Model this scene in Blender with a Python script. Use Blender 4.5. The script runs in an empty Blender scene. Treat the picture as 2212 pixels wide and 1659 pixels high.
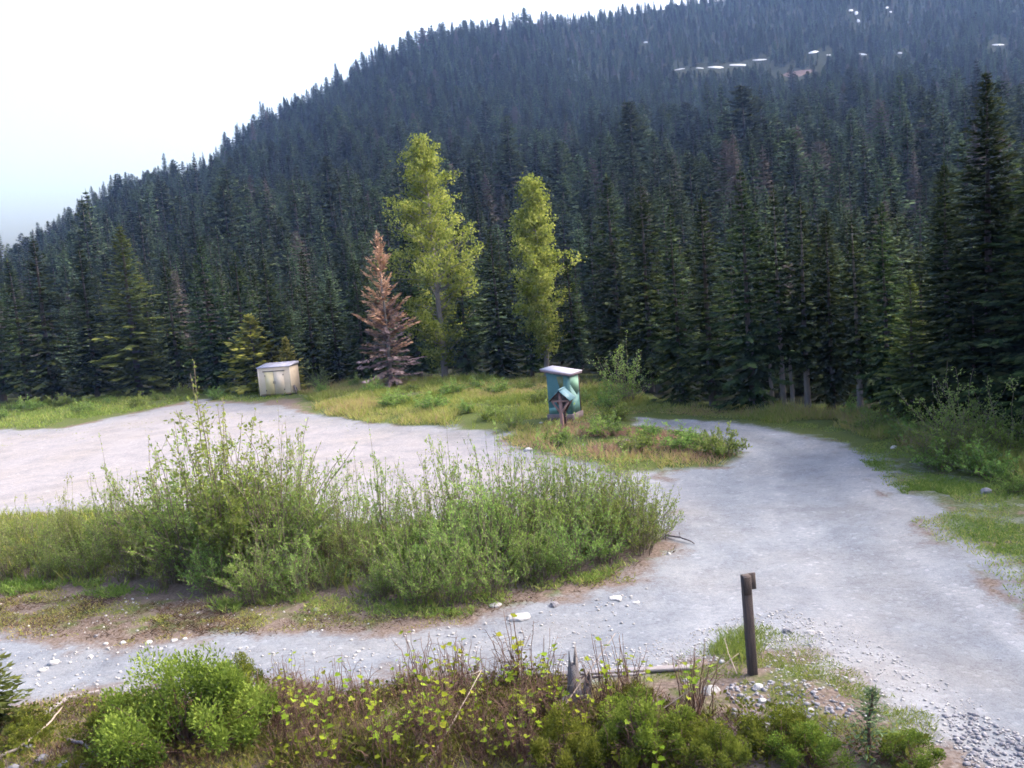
import bpy, math, random
import numpy as np
from mathutils import Matrix, Vector

# ------------------------------------------------------------------ camera, sky, sun, exposure
SC = bpy.context.scene
COL = SC.collection
W0, H0, FPX = 2212.0, 1659.0, 1900.0
CAM_H, PITCH, ROLL = 7.2, math.radians(6.6), math.radians(4.8)
CP = np.array([0.0, 0.0, CAM_H])
_f = np.array([0.0, math.cos(PITCH), -math.sin(PITCH)])
_r0 = np.array([1.0, 0.0, 0.0])
_u0 = np.array([0.0, math.sin(PITCH), math.cos(PITCH)])
CR = math.cos(ROLL) * _r0 - math.sin(ROLL) * _u0
CU = math.sin(ROLL) * _r0 + math.cos(ROLL) * _u0

cam = bpy.data.cameras.new("camera")
cam.lens = 36.0 * FPX / W0
cam.sensor_width = 36.0
cam.clip_end = 6000
cam.clip_start = 0.1
cam_o = bpy.data.objects.new("camera", cam)
COL.objects.link(cam_o)
M = Matrix.Identity(4)
for i in range(3):
    M[i][0] = CR[i]; M[i][1] = CU[i]; M[i][2] = -_f[i]; M[i][3] = CP[i]
cam_o.matrix_world = M
SC.camera = cam_o

SUN_AZ, SUN_EL = math.radians(78), math.radians(40)      # azimuth clockwise from +Y
world = bpy.data.worlds.new("World")
SC.world = world
world.use_nodes = True
wn, wl = world.node_tree.nodes, world.node_tree.links
wn.clear()
sky = wn.new("ShaderNodeTexSky")
sky.sky_type = 'NISHITA'
sky.sun_disc = False
sky.sun_elevation = SUN_EL
sky.sun_rotation = SUN_AZ
sky.air_density = 1.0
sky.dust_density = 9.0
sky.ozone_density = 1.0
bg = wn.new("ShaderNodeBackground")
bg.inputs["Strength"].default_value = 0.15
wo = wn.new("ShaderNodeOutputWorld")
wl.new(sky.outputs[0], bg.inputs[0])
wl.new(bg.outputs[0], wo.inputs[0])

sun = bpy.data.lights.new("sun", 'SUN')
sun.energy = 0.7
sun.angle = math.radians(32)
sun.color = (1.0, 0.96, 0.90)
sun_o = bpy.data.objects.new("sun", sun)
COL.objects.link(sun_o)
sd = Vector((math.sin(SUN_AZ) * math.cos(SUN_EL), math.cos(SUN_AZ) * math.cos(SUN_EL), math.sin(SUN_EL)))
sun_o.rotation_euler = (-sd).to_track_quat('-Z', 'Y').to_euler()

SC.view_settings.view_transform = 'Standard'
SC.view_settings.look = 'None'
SC.view_settings.exposure = 2.36
SC.view_settings.gamma = 1.0
SC.cycles.max_bounces = 6
SC.cycles.diffuse_bounces = 3
SC.cycles.transmission_bounces = 3
SC.cycles.volume_bounces = 1
SC.cycles.use_adaptive_sampling = True
SC.cycles.adaptive_threshold = 0.03
SC.cycles.filter_width = 1.7

# ------------------------------------------------------------------ helpers: view of the site
def project(p):
    d = np.asarray(p, float) - CP
    z = d @ _f
    return W0 / 2 + FPX * (d @ CR) / z, H0 / 2 - FPX * (d @ CU) / z

def ray(u, v):
    d = _f + CR * ((u - W0 / 2) / FPX) + CU * ((H0 / 2 - v) / FPX)
    return d / np.linalg.norm(d)

def flat(u, v):
    d = ray(u, v)
    t = -CP[2] / d[2]
    return CP[0] + t * d[0], CP[1] + t * d[1]

def poly(pts):
    return np.array([flat(u, v) for u, v in pts])

def sdist(X, Y, P):
    """signed distance to a polygon, positive inside"""
    d2 = np.full(X.shape, 1e18); ins = np.zeros(X.shape, bool)
    n = len(P)
    for i in range(n):
        ax, ay = P[i]; bx, by = P[(i + 1) % n]
        ex, ey = bx - ax, by - ay
        L = ex * ex + ey * ey + 1e-12
        t = np.clip(((X - ax) * ex + (Y - ay) * ey) / L, 0, 1)
        d2 = np.minimum(d2, (X - ax - t * ex) ** 2 + (Y - ay - t * ey) ** 2)
        c = (ay > Y) != (by > Y)
        with np.errstate(divide='ignore', invalid='ignore'):
            xi = ax + (Y - ay) * ex / (ey if abs(ey) > 1e-12 else 1e-12)
        ins ^= c & (X < xi)
    d = np.sqrt(d2)
    return np.where(ins, d, -d)

def ldist(X, Y, P):
    d2 = np.full(np.shape(X), 1e18)
    for i in range(len(P) - 1):
        ax, ay = P[i]; bx, by = P[i + 1]
        ex, ey = bx - ax, by - ay
        t = np.clip(((X - ax) * ex + (Y - ay) * ey) / (ex * ex + ey * ey), 0, 1)
        d2 = np.minimum(d2, (X - ax - t * ex) ** 2 + (Y - ay - t * ey) ** 2)
    return np.sqrt(d2)

def sstep(a, b, x):
    t = np.clip((x - a) / (b - a), 0, 1)
    return t * t * (3 - 2 * t)

_hr = np.random.RandomState(5).rand(256, 256)
def vnoise(x, y):
    x = np.asarray(x, float); y = np.asarray(y, float)
    xi = np.floor(x).astype(int); yi = np.floor(y).astype(int)
    fx = x - xi; fy = y - yi
    fx = fx * fx * (3 - 2 * fx); fy = fy * fy * (3 - 2 * fy)
    g = lambda a, b: _hr[a % 256, b % 256]
    return ((g(xi, yi) * (1 - fx) + g(xi + 1, yi) * fx) * (1 - fy) + (g(xi, yi + 1) * (1 - fx) + g(xi + 1, yi + 1) * fx) * fy) * 2 - 1

def fbm(x, y, o=4):
    s = 0; a = 1.0; n = 0
    for k in range(o):
        s = s + a * vnoise(x * 2 ** k + 17 * k, y * 2 ** k + 31 * k); n += a; a *= 0.5
    return s / n

# ------------------------------------------------------------------ site plan
LOT = poly([(-400, 975), (-100, 940), (0, 928), (130, 924), (300, 892), (420, 866), (540, 872), (680, 902), (800, 914), (1000, 932),
            (1090, 948), (1140, 972), (1210, 992), (1300, 1012), (1430, 1016), (1470, 1060), (1460, 1130), (1300, 1118), (700, 1140), (200, 1112), (0, 1110), (-300, 1130)])
ROAD = poly([(1380, 903), (1480, 905), (1560, 911), (1650, 921), (1720, 936), (1780, 961), (1830, 992), (1870, 1032), (1925, 1075), (2000, 1140), (2080, 1212), (2150, 1275),
             (2260, 1360), (2500, 1560), (2700, 1750), (2350, 1660), (2212, 1575), (2110, 1500), (2000, 1435), (1900, 1375), (1800, 1328), (1700, 1308), (1600, 1330), (1480, 1378),
             (1350, 1412), (1150, 1432), (900, 1448), (600, 1466), (300, 1488), (0, 1512), (-250, 1530), (-250, 1385), (0, 1372), (300, 1388), (600, 1384), (800, 1368), (1000, 1344),
             (1150, 1314), (1300, 1274), (1430, 1226), (1500, 1184), (1455, 1140), (1462, 1060), (1425, 1016), (1560, 1004), (1615, 990), (1622, 975), (1598, 958), (1560, 945), (1480, 927), (1380, 922)])
ISLAND = poly([(640, 850), (760, 826), (1000, 818), (1300, 822), (1420, 900), (1480, 922), (1560, 940), (1598, 956), (1622, 975), (1615, 990), (1560, 1004), (1425, 1016), (1300, 1012), (1210, 992), (1140, 972),
               (1090, 948), (1000, 932), (800, 914), (680, 902)])
LEFTV = poly([(-300, 885), (0, 868), (300, 855), (600, 840), (660, 850), (560, 868), (420, 862), (300, 888), (130, 922), (0, 926), (-300, 960)])
RIGHTV = poly([(1400, 880), (1600, 884), (1800, 884), (1960, 912), (2120, 940), (2350, 960), (2600, 1200), (2212, 1310), (2080, 1200), (1990, 1128), (1920, 1066), (1870, 1028), (1830, 988), (1780, 957), (1720, 932), (1600, 912), (1400, 899)])
THICK = poly([(-250, 1275), (0, 1268), (250, 1262), (550, 1305), (700, 1288), (950, 1318), (1200, 1262), (1430, 1192), (1452, 1150), (1300, 1118), (700, 1140), (200, 1112), (-250, 1120)])
LITTER = poly([(-250, 1270), (0, 1262), (550, 1300), (950, 1312), (1200, 1258), (1440, 1190), (1500, 1184), (1300, 1274), (1150, 1314), (1000, 1344), (800, 1368), (600, 1384), (300, 1388), (0, 1372), (-250, 1385)])
FORE = poly([(-250, 1520), (0, 1506), (300, 1482), (600, 1462), (900, 1446), (1150, 1430), (1350, 1410), (1480, 1376), (1600, 1330), (1700, 1308), (1800, 1328), (1900, 1375), (2000, 1435), (2110, 1500), (2212, 1575), (2350, 1660), (2400, 1800), (-300, 1900)])
EDGE = poly([(-700, 905), (-300, 884), (0, 866), (300, 853), (600, 838), (850, 822), (1100, 812), (1290, 815), (1420, 872), (1600, 886), (1800, 886), (1950, 914), (2100, 948), (2300, 985), (2600, 1060)])
ROADC = [poly([(1420, 910), (1560, 925), (1660, 950), (1720, 990), (1760, 1060), (1830, 1150), (1960, 1270), (2120, 1400), (2330, 1580)])]

_rid = [(-500, 760), (-250, 640), (0, 520), (60, 487), (150, 432), (230, 387), (330, 352), (405, 340), (430, 356), (452, 328), (480, 302), (550, 248), (620, 216), (670, 192), (700, 165), (800, 106), (900, 76), (1000, 54), (1100, 36),
        (1200, 24), (1280, 11), (1380, -2), (1600, -40), (1900, -80), (2212, -100), (2600, -90), (3100, -60)]
_az = []; _tan = []
for u, v in _rid:
    d = ray(u, v)
    _az.append(math.atan2(d[0], d[1])); _tan.append(d[2] / math.hypot(d[0], d[1]))
_az = np.array(_az); _tan = np.array(_tan)
_eaz = np.arctan2(EDGE[:, 0], EDGE[:, 1]); _er = np.hypot(EDGE[:, 0], EDGE[:, 1])

def ridge_range(az):
    return np.interp(az, [-0.6, -0.3, 0.0, 0.3, 0.6], [400, 480, 620, 760, 820])

def edge_range(az):
    return np.interp(az, _eaz, _er)

def ground_z(x, y):
    x = np.asarray(x, float); y = np.asarray(y, float)
    r = np.hypot(x, y) + 1e-6
    az = np.arctan2(x, y)
    z = 0.05 * fbm(x * 0.35, y * 0.35, 3) + 0.10 * fbm(x * 0.06, y * 0.06, 2)
    R = ridge_range(az)
    Hh = np.interp(az, _az, _tan) * R + CAM_H - np.interp(az, [-0.55, -0.45, -0.36, 0.0, 0.5], [20, 15, 10, 10.5, 10])
    r0 = np.clip(edge_range(az) + 14, 60, 110)
    t = (r - r0) / (R - r0)
    prof = np.where(t < 0, 0, np.where(t < 1, np.clip(t, 0, 1) ** 1.5, 1 - 0.6 * (t - 1)))
    front = sstep(-0.2, 0.3, y / r)
    m = np.clip(Hh, 10, None) * prof * front
    m = m + np.clip(t, 0, 1) * (1 - np.clip(t, 0, 1) * 0.75) * 14 * fbm(az * 14, r * 0.006, 3) * front * (t > 0)
    return z + m

def gz(x, y):
    return float(ground_z(np.array([x]), np.array([y]))[0])

def site(u, v):
    """ground point whose place on the plan was read off the photograph"""
    x, y = flat(u, v)
    for _ in range(4):
        d = ray(u, v); t = (gz(x, y) - CP[2]) / d[2]
        x, y = CP[0] + t * d[0], CP[1] + t * d[1]
    return x, y, gz(x, y)

def slope_hit(u, v):
    d = ray(u, v)
    t = 80.0
    while t < 1500:
        p = CP + d * t
        if p[2] < gz(p[0], p[1]):
            return p
        t += 2.0
    return CP + d * 500

def px_size(u, v, n):
    """metres spanned by n photo pixels at the ground point under (u, v)"""
    x, y, z = site(u, v)
    return n * float((np.array([x, y, z]) - CP) @ _f) / FPX

def tall(u, v, vtop):
    x, y, z = site(u, v)
    lo, hi = 0.0, 80.0
    for _ in range(40):
        m = (lo + hi) / 2
        if project((x, y, z + m))[1] > vtop: lo = m
        else: hi = m
    return lo

# ------------------------------------------------------------------ helpers: meshes
class MB:
    def __init__(s):
        s.V = []; s.F = []; s.T = []; s.MI = []; s.n = 0
    def add(s, V, F, tint=0.5, mi=0):
        V = np.asarray(V, float).reshape(-1, 3)
        s.V.append(V)
        for f in (F if isinstance(F, list) else [F]):
            f = np.asarray(f, int)
            s.F.append(f + s.n); s.MI.append(np.full(len(f), mi))
        t = np.broadcast_to(np.asarray(tint, float), (len(V),)) if np.ndim(tint) == 0 else np.asarray(tint, float)
        s.T.append(np.array(t)); s.n += len(V)
        return s
    def mesh(s, name, mats, smooth=False):
        V = np.concatenate(s.V); T = np.concatenate(s.T)
        loops = np.concatenate([f.ravel() for f in s.F])
        tot = np.concatenate([np.full(len(f), f.shape[1]) for f in s.F])
        mi = np.concatenate(s.MI)
        me = bpy.data.meshes.new(name)
        me.vertices.add(len(V)); me.vertices.foreach_set("co", V.astype(np.float32).ravel())
        me.loops.add(len(loops)); me.loops.foreach_set("vertex_index", loops.astype(np.int32))
        me.polygons.add(len(tot))
        st = np.concatenate([[0], np.cumsum(tot)[:-1]])
        me.polygons.foreach_set("loop_start", st.astype(np.int32))
        me.polygons.foreach_set("material_index", mi.astype(np.int32))
        if smooth: me.polygons.foreach_set("use_smooth", np.ones(len(tot), bool))
        for m in (mats if isinstance(mats, (list, tuple)) else [mats]): me.materials.append(m)
        a = me.attributes.new("tint", 'FLOAT', 'POINT'); a.data.foreach_set("value", T.astype(np.float32))
        me.update(calc_edges=True)
        me.validate()
        return me
    def box(s, c, size, rot=None, **k):
        x, y, z = np.array(size) / 2
        V = np.array([(-x, -y, -z), (x, -y, -z), (x, y, -z), (-x, y, -z), (-x, -y, z), (x, -y, z), (x, y, z), (-x, y, z)])
        if rot is not None: V = V @ np.array(rot).T
        return s.add(V + np.array(c), np.array([(0, 3, 2, 1), (4, 5, 6, 7), (0, 1, 5, 4), (1, 2, 6, 5), (2, 3, 7, 6), (3, 0, 4, 7)]), **k)
    def tube(s, P, R, sides=6, **k):
        P = np.asarray(P, float); R = np.broadcast_to(np.asarray(R, float), (len(P),))
        T = np.gradient(P, axis=0); T /= np.linalg.norm(T, axis=1)[:, None] + 1e-9
        ref = np.where(np.abs(T[:, 2:3]) > 0.9, np.array([[1.0, 0, 0]]), np.array([[0, 0, 1.0]]))
        A = np.cross(T, ref); A /= np.linalg.norm(A, axis=1)[:, None] + 1e-9
        B = np.cross(T, A)
        an = np.linspace(0, 2 * math.pi, sides, endpoint=False)
        V = (P[:, None] + R[:, None, None] * (np.cos(an)[None, :, None] * A[:, None] + np.sin(an)[None, :, None] * B[:, None])).reshape(-1, 3)
        i = np.arange(len(P) - 1)[:, None] * sides; j = np.arange(sides)[None, :]; j2 = (j + 1) % sides
        F = np.stack([i + j, i + j2, i + sides + j2, i + sides + j], -1).reshape(-1, 4)
        cap = np.array([[(len(P) - 1) * sides + q for q in range(sides)]])
        return s.add(V, [F, cap], **k)
    def leaves(s, P, D, U, L, Wd, tint, fold=0.0, **k):
        """rhombic leaf blades; P base, D direction, U rough normal"""
        n = len(P)
        D = D / (np.linalg.norm(D, axis=1)[:, None] + 1e-9)
        S = np.cross(D, U); S /= np.linalg.norm(S, axis=1)[:, None] + 1e-9
        N = np.cross(S, D)
        L = np.broadcast_to(np.asarray(L, float), (n,))[:, None]; Wd = np.broadcast_to(np.asarray(Wd, float), (n,))[:, None]
        a = P; m = P + D * L * 0.45; t = P + D * L
        V = np.stack([a, m + S * Wd * 0.5 + N * fold * Wd, t, m - S * Wd * 0.5 + N * fold * Wd], 1).reshape(-1, 3)
        F = np.arange(n * 4).reshape(-1, 4)
        tt = np.repeat(np.broadcast_to(np.asarray(tint, float), (n,)), 4)
        return s.add(V, F, tint=tt, **k)

def obj(name, me, parent=None, loc=None, rotz=0.0, scale=None):
    o = bpy.data.objects.new(name, me)
    COL.objects.link(o)
    if parent is not None: o.parent = parent
    if loc is not None: o.location = loc
    if rotz: o.rotation_euler[2] = rotz
    if scale is not None: o.scale = scale
    return o

def tag(o, label=None, cat=None, group=None, kind=None):
    if label: o["label"] = label
    if cat: o["category"] = cat
    if group: o["group"] = group
    if kind: o["kind"] = kind
    return o

def thing(name, label, cat, loc, rotz=0.0, scale=None, group=None):
    return tag(obj(name, None, None, loc, rotz, scale), label, cat, group)

ORD = "first second third fourth fifth sixth seventh eighth ninth tenth eleventh twelfth thirteenth fourteenth fifteenth sixteenth seventeenth eighteenth nineteenth twentieth twenty-first twenty-second twenty-third twenty-fourth twenty-fifth twenty-sixth".split()

# ------------------------------------------------------------------ materials
def nodes(name):
    m = bpy.data.materials.new(name); m.use_nodes = True
    nt = m.node_tree; nt.nodes.clear()
    out = nt.nodes.new("ShaderNodeOutputMaterial")
    return m, nt, out

def ramp(nt, fac, stops):
    r = nt.nodes.new("ShaderNodeValToRGB")
    e = r.color_ramp.elements
    while len(e) < len(stops): e.new(0.5)
    for k, (p, c) in zip(e, stops):
        k.position = p; k.color = (*c, 1)
    nt.links.new(fac, r.inputs[0])
    return r.outputs[0]

def mixc(nt, fac, a, b, mode='MIX'):
    m = nt.nodes.new("ShaderNodeMix"); m.data_type = 'RGBA'; m.blend_type = mode
    for sock, val in ((m.inputs[0], fac), (m.inputs[6], a), (m.inputs[7], b)):
        if isinstance(val, (int, float)): sock.default_value = val
        elif isinstance(val, tuple): sock.default_value = (*val, 1)
        else: nt.links.new(val, sock)
    return m.outputs[2]

def math_n(nt, op, a, b=0.0, clamp=False):
    m = nt.nodes.new("ShaderNodeMath"); m.operation = op; m.use_clamp = clamp
    for s, v in ((m.inputs[0], a), (m.inputs[1], b)):
        if isinstance(v, (int, float)): s.default_value = v
        else: nt.links.new(v, s)
    return m.outputs[0]

def attr(nt, name):
    a = nt.nodes.new("ShaderNodeAttribute"); a.attribute_name = name
    return a.outputs["Fac"]

def noise(nt, scale, detail=3, rough=0.6, vec=None, dist=0.0):
    n = nt.nodes.new("ShaderNodeTexNoise")
    n.inputs["Scale"].default_value = scale; n.inputs["Detail"].default_value = detail
    n.inputs["Roughness"].default_value = rough; n.inputs["Distortion"].default_value = dist
    if vec is not None: nt.links.new(vec, n.inputs["Vector"])
    return n.outputs["Fac"]

def foliage(name, stops, trans=0.3, rnd=0.5, extra=None):
    """leaf material: colour by each leaf's own tint and by plant; some light passes through"""
    m, nt, out = nodes(name)
    oi = nt.nodes.new("ShaderNodeObjectInfo")
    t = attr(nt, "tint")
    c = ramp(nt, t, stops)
    f = math_n(nt, 'MULTIPLY_ADD', oi.outputs["Random"], rnd)
    f.node.inputs[2].default_value = 1 - rnd / 2
    hs = nt.nodes.new("ShaderNodeHueSaturation")
    nt.links.new(c, hs.inputs["Color"]); nt.links.new(f, hs.inputs["Value"])
    h = math_n(nt, 'MULTIPLY_ADD', oi.outputs["Random"], 0.05 if rnd > 0 else 0.0)
    h.node.inputs[2].default_value = 0.475 if rnd > 0 else 0.5
    nt.links.new(h, hs.inputs["Hue"])
    col = hs.outputs[0]
    if extra:
        col = mixc(nt, math_n(nt, 'GREATER_THAN', oi.outputs["Random"], extra[0]), col, extra[1])
    d = nt.nodes.new("ShaderNodeBsdfDiffuse"); tr = nt.nodes.new("ShaderNodeBsdfTranslucent")
    nt.links.new(col, d.inputs[0]); nt.links.new(col, tr.inputs[0])
    ms = nt.nodes.new("ShaderNodeMixShader"); ms.inputs[0].default_value = trans
    nt.links.new(d.outputs[0], ms.inputs[1]); nt.links.new(tr.outputs[0], ms.inputs[2])
    nt.links.new(ms.outputs[0], out.inputs[0])
    return m

def rough_mat(name, a, b, scale=6.0, rough=0.85, bump=0.3, bscale=None, stretch=None, spec=0.3):
    m, nt, out = nodes(name)
    p = nt.nodes.new("ShaderNodeBsdfPrincipled")
    tc = nt.nodes.new("ShaderNodeTexCoord")
    vec = tc.outputs["Object"]
    if stretch:
        mp = nt.nodes.new("ShaderNodeMapping"); mp.inputs["Scale"].default_value = stretch
        nt.links.new(vec, mp.inputs[0]); vec = mp.outputs[0]
    oi = nt.nodes.new("ShaderNodeObjectInfo")
    n1 = noise(nt, scale, 5, 0.65, vec)
    c = ramp(nt, n1, [(0.3, a), (0.7, b)])
    v = math_n(nt, 'MULTIPLY_ADD', oi.outputs["Random"], 0.3); v.node.inputs[2].default_value = 0.85
    hs = nt.nodes.new("ShaderNodeHueSaturation"); nt.links.new(c, hs.inputs["Color"]); nt.links.new(v, hs.inputs["Value"])
    nt.links.new(hs.outputs[0], p.inputs["Base Color"])
    p.inputs["Roughness"].default_value = rough; p.inputs["Specular IOR Level"].default_value = spec
    if bump:
        b_ = nt.nodes.new("ShaderNodeBump"); b_.inputs["Strength"].default_value = bump; b_.inputs["Distance"].default_value = 0.02
        nt.links.new(noise(nt, bscale or scale * 4, 4, 0.6, vec), b_.inputs["Height"])
        nt.links.new(b_.outputs[0], p.inputs["Normal"])
    nt.links.new(p.outputs[0], out.inputs[0])
    return m

MAT = {}
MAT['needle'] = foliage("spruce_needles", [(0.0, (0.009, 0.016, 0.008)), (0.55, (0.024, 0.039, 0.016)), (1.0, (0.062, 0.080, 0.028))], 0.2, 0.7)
MAT['needle_far'] = foliage("mountain_needles", [(0.0, (0.010, 0.018, 0.011)), (0.55, (0.035, 0.052, 0.029)), (1.0, (0.085, 0.108, 0.056))], 0.15, 1.4, (0.965, (0.09, 0.078, 0.072)))
MAT['needle_yellow'] = foliage("yellow_green_needles", [(0.0, (0.030, 0.045, 0.014)), (0.6, (0.070, 0.090, 0.026)), (1.0, (0.130, 0.140, 0.040))], 0.25, 0.3)
MAT['needle_young'] = foliage("young_fir_needles", [(0.0, (0.085, 0.10, 0.02)), (0.6, (0.20, 0.21, 0.045)), (1.0, (0.34, 0.32, 0.08))], 0.35, 0.2)
MAT['needle_dead'] = foliage("dead_orange_needles", [(0.0, (0.19, 0.115, 0.08)), (0.5, (0.35, 0.215, 0.145)), (1.0, (0.47, 0.32, 0.225))], 0.2, 0.0)
MAT['twig_grey'] = foliage("bare_grey_twigs", [(0.0, (0.13, 0.09, 0.09)), (1.0, (0.25, 0.19, 0.19))], 0.0, 0.1)
MAT['dry_twig'] = foliage("dry_brown_twigs", [(0.0, (0.045, 0.026, 0.020)), (0.5, (0.10, 0.062, 0.048)), (1.0, (0.19, 0.14, 0.11))], 0.0, 0.1)
MAT['poplar'] = foliage("poplar_leaves", [(0.0, (0.075, 0.102, 0.018)), (0.5, (0.182, 0.222, 0.044)), (1.0, (0.33, 0.352, 0.09))], 0.45, 0.0)
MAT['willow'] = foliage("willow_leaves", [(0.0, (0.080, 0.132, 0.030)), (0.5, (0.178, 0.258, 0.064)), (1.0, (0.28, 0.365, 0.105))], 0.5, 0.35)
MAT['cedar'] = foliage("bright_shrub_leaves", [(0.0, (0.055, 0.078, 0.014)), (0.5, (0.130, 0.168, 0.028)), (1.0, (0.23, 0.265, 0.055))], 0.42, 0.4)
MAT['berry'] = foliage("thimbleberry_leaves", [(0.0, (0.075, 0.115, 0.012)), (0.5, (0.14, 0.19, 0.018)), (1.0, (0.23, 0.27, 0.036))], 0.4, 0.3)
MAT['grass'] = foliage("meadow_grass", [(0.0, (0.10, 0.15, 0.03)), (0.35, (0.195, 0.245, 0.058)), (0.62, (0.30, 0.29, 0.10)), (0.8, (0.32, 0.23, 0.14)), (1.0, (0.26, 0.155, 0.13))], 0.42, 0.1)
MAT['bark'] = rough_mat("spruce_bark", (0.035, 0.029, 0.029), (0.075, 0.063, 0.064), 5, stretch=(3, 3, 0.6))
MAT['bark_pale'] = rough_mat("pale_bark", (0.10, 0.09, 0.092), (0.18, 0.16, 0.16), 4, stretch=(3, 3, 0.5))
MAT['stem'] = rough_mat("brown_stems", (0.06, 0.034, 0.026), (0.125, 0.075, 0.056), 8, bump=0)
MAT['stem_grey'] = rough_mat("grey_stems", (0.075, 0.062, 0.045), (0.14, 0.115, 0.09), 8, bump=0)
MAT['deadwood'] = rough_mat("weathered_wood", (0.13, 0.12, 0.135), (0.30, 0.28, 0.30), 9, stretch=(6, 6, 0.5), bump=0.9, spec=0.1)
MAT['plank'] = rough_mat("bleached_plank", (0.12, 0.112, 0.125), (0.21, 0.20, 0.215), 5, stretch=(0.7, 6, 6), bump=0.5, spec=0.1)
MAT['stick'] = rough_mat("bleached_stick", (0.13, 0.105, 0.09), (0.24, 0.20, 0.17), 6)
MAT['stick_dark'] = rough_mat("grey_stick", (0.07, 0.062, 0.072), (0.13, 0.12, 0.135), 6)
MAT['post'] = rough_mat("dark_post_wood", (0.030, 0.025, 0.028), (0.07, 0.053, 0.05), 6, stretch=(5, 5, 0.4), bump=0.5)
MAT['rock'] = rough_mat("pale_granite", (0.22, 0.22, 0.235), (0.40, 0.395, 0.40), 7, bump=0.5, spec=0.1)
MAT['rock_grey'] = rough_mat("grey_stone", (0.10, 0.10, 0.12), (0.19, 0.19, 0.215), 7, bump=0.5, spec=0.1)
MAT['snow'] = rough_mat("old_snow", (0.24, 0.26, 0.31), (0.40, 0.43, 0.48), 0.3, rough=0.7, bump=0.2)
MAT['scarp'] = rough_mat("bare_soil", (0.07, 0.055, 0.058), (0.13, 0.10, 0.104), 0.15, bump=0.3, spec=0.0)
MAT['cream'] = rough_mat("cream_painted_steel", (0.53, 0.44, 0.345), (0.61, 0.52, 0.42), 1.5, rough=0.55, bump=0.05)
MAT['cream_yellow'] = rough_mat("yellowed_cream_paint", (0.58, 0.49, 0.29), (0.64, 0.55, 0.35), 1.5, rough=0.55, bump=0.05)
MAT['lavender'] = rough_mat("pale_roof_sheet", (0.25, 0.25, 0.32), (0.33, 0.33, 0.41), 3, rough=0.6, bump=0.1)
MAT['fascia'] = rough_mat("weathered_fascia", (0.16, 0.13, 0.17), (0.24, 0.19, 0.23), 6, bump=0.2)
MAT['darkmetal'] = rough_mat("dark_metal", (0.05, 0.05, 0.06), (0.12, 0.11, 0.12), 5, rough=0.6, bump=0)
MAT['rust'] = rough_mat("rust_stains", (0.17, 0.12, 0.08), (0.32, 0.26, 0.19), 2, bump=0)
MAT['teal'] = rough_mat("teal_paint", (0.036, 0.115, 0.135), (0.065, 0.16, 0.165), 1.2, rough=0.6, bump=0.05)
MAT['mint'] = rough_mat("mint_paint", (0.17, 0.33, 0.265), (0.22, 0.38, 0.30), 1.5, rough=0.6, bump=0.05)
MAT['olive'] = rough_mat("olive_paint", (0.09, 0.115, 0.06), (0.13, 0.15, 0.075), 1.5, rough=0.6, bump=0.05)
MAT['aqua'] = rough_mat("aqua_paint", (0.07, 0.18, 0.18), (0.105, 0.22, 0.205), 1.5, rough=0.6, bump=0.05)
MAT['concrete'] = rough_mat("stained_concrete", (0.12, 0.09, 0.10), (0.20, 0.155, 0.165), 3, bump=0.4)
MAT['pinkwood'] = rough_mat("reddish_timber", (0.20, 0.12, 0.12), (0.31, 0.195, 0.19), 5, stretch=(4, 4, 0.6), bump=0.3)
MAT['darkwood'] = rough_mat("dark_red_timber", (0.05, 0.022, 0.025), (0.09, 0.045, 0.045), 5, bump=0.3)
MAT['bluemetal'] = rough_mat("blue_green_roof_metal", (0.052, 0.125, 0.165), (0.085, 0.165, 0.205), 2, rough=0.5, bump=0.05)

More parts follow.
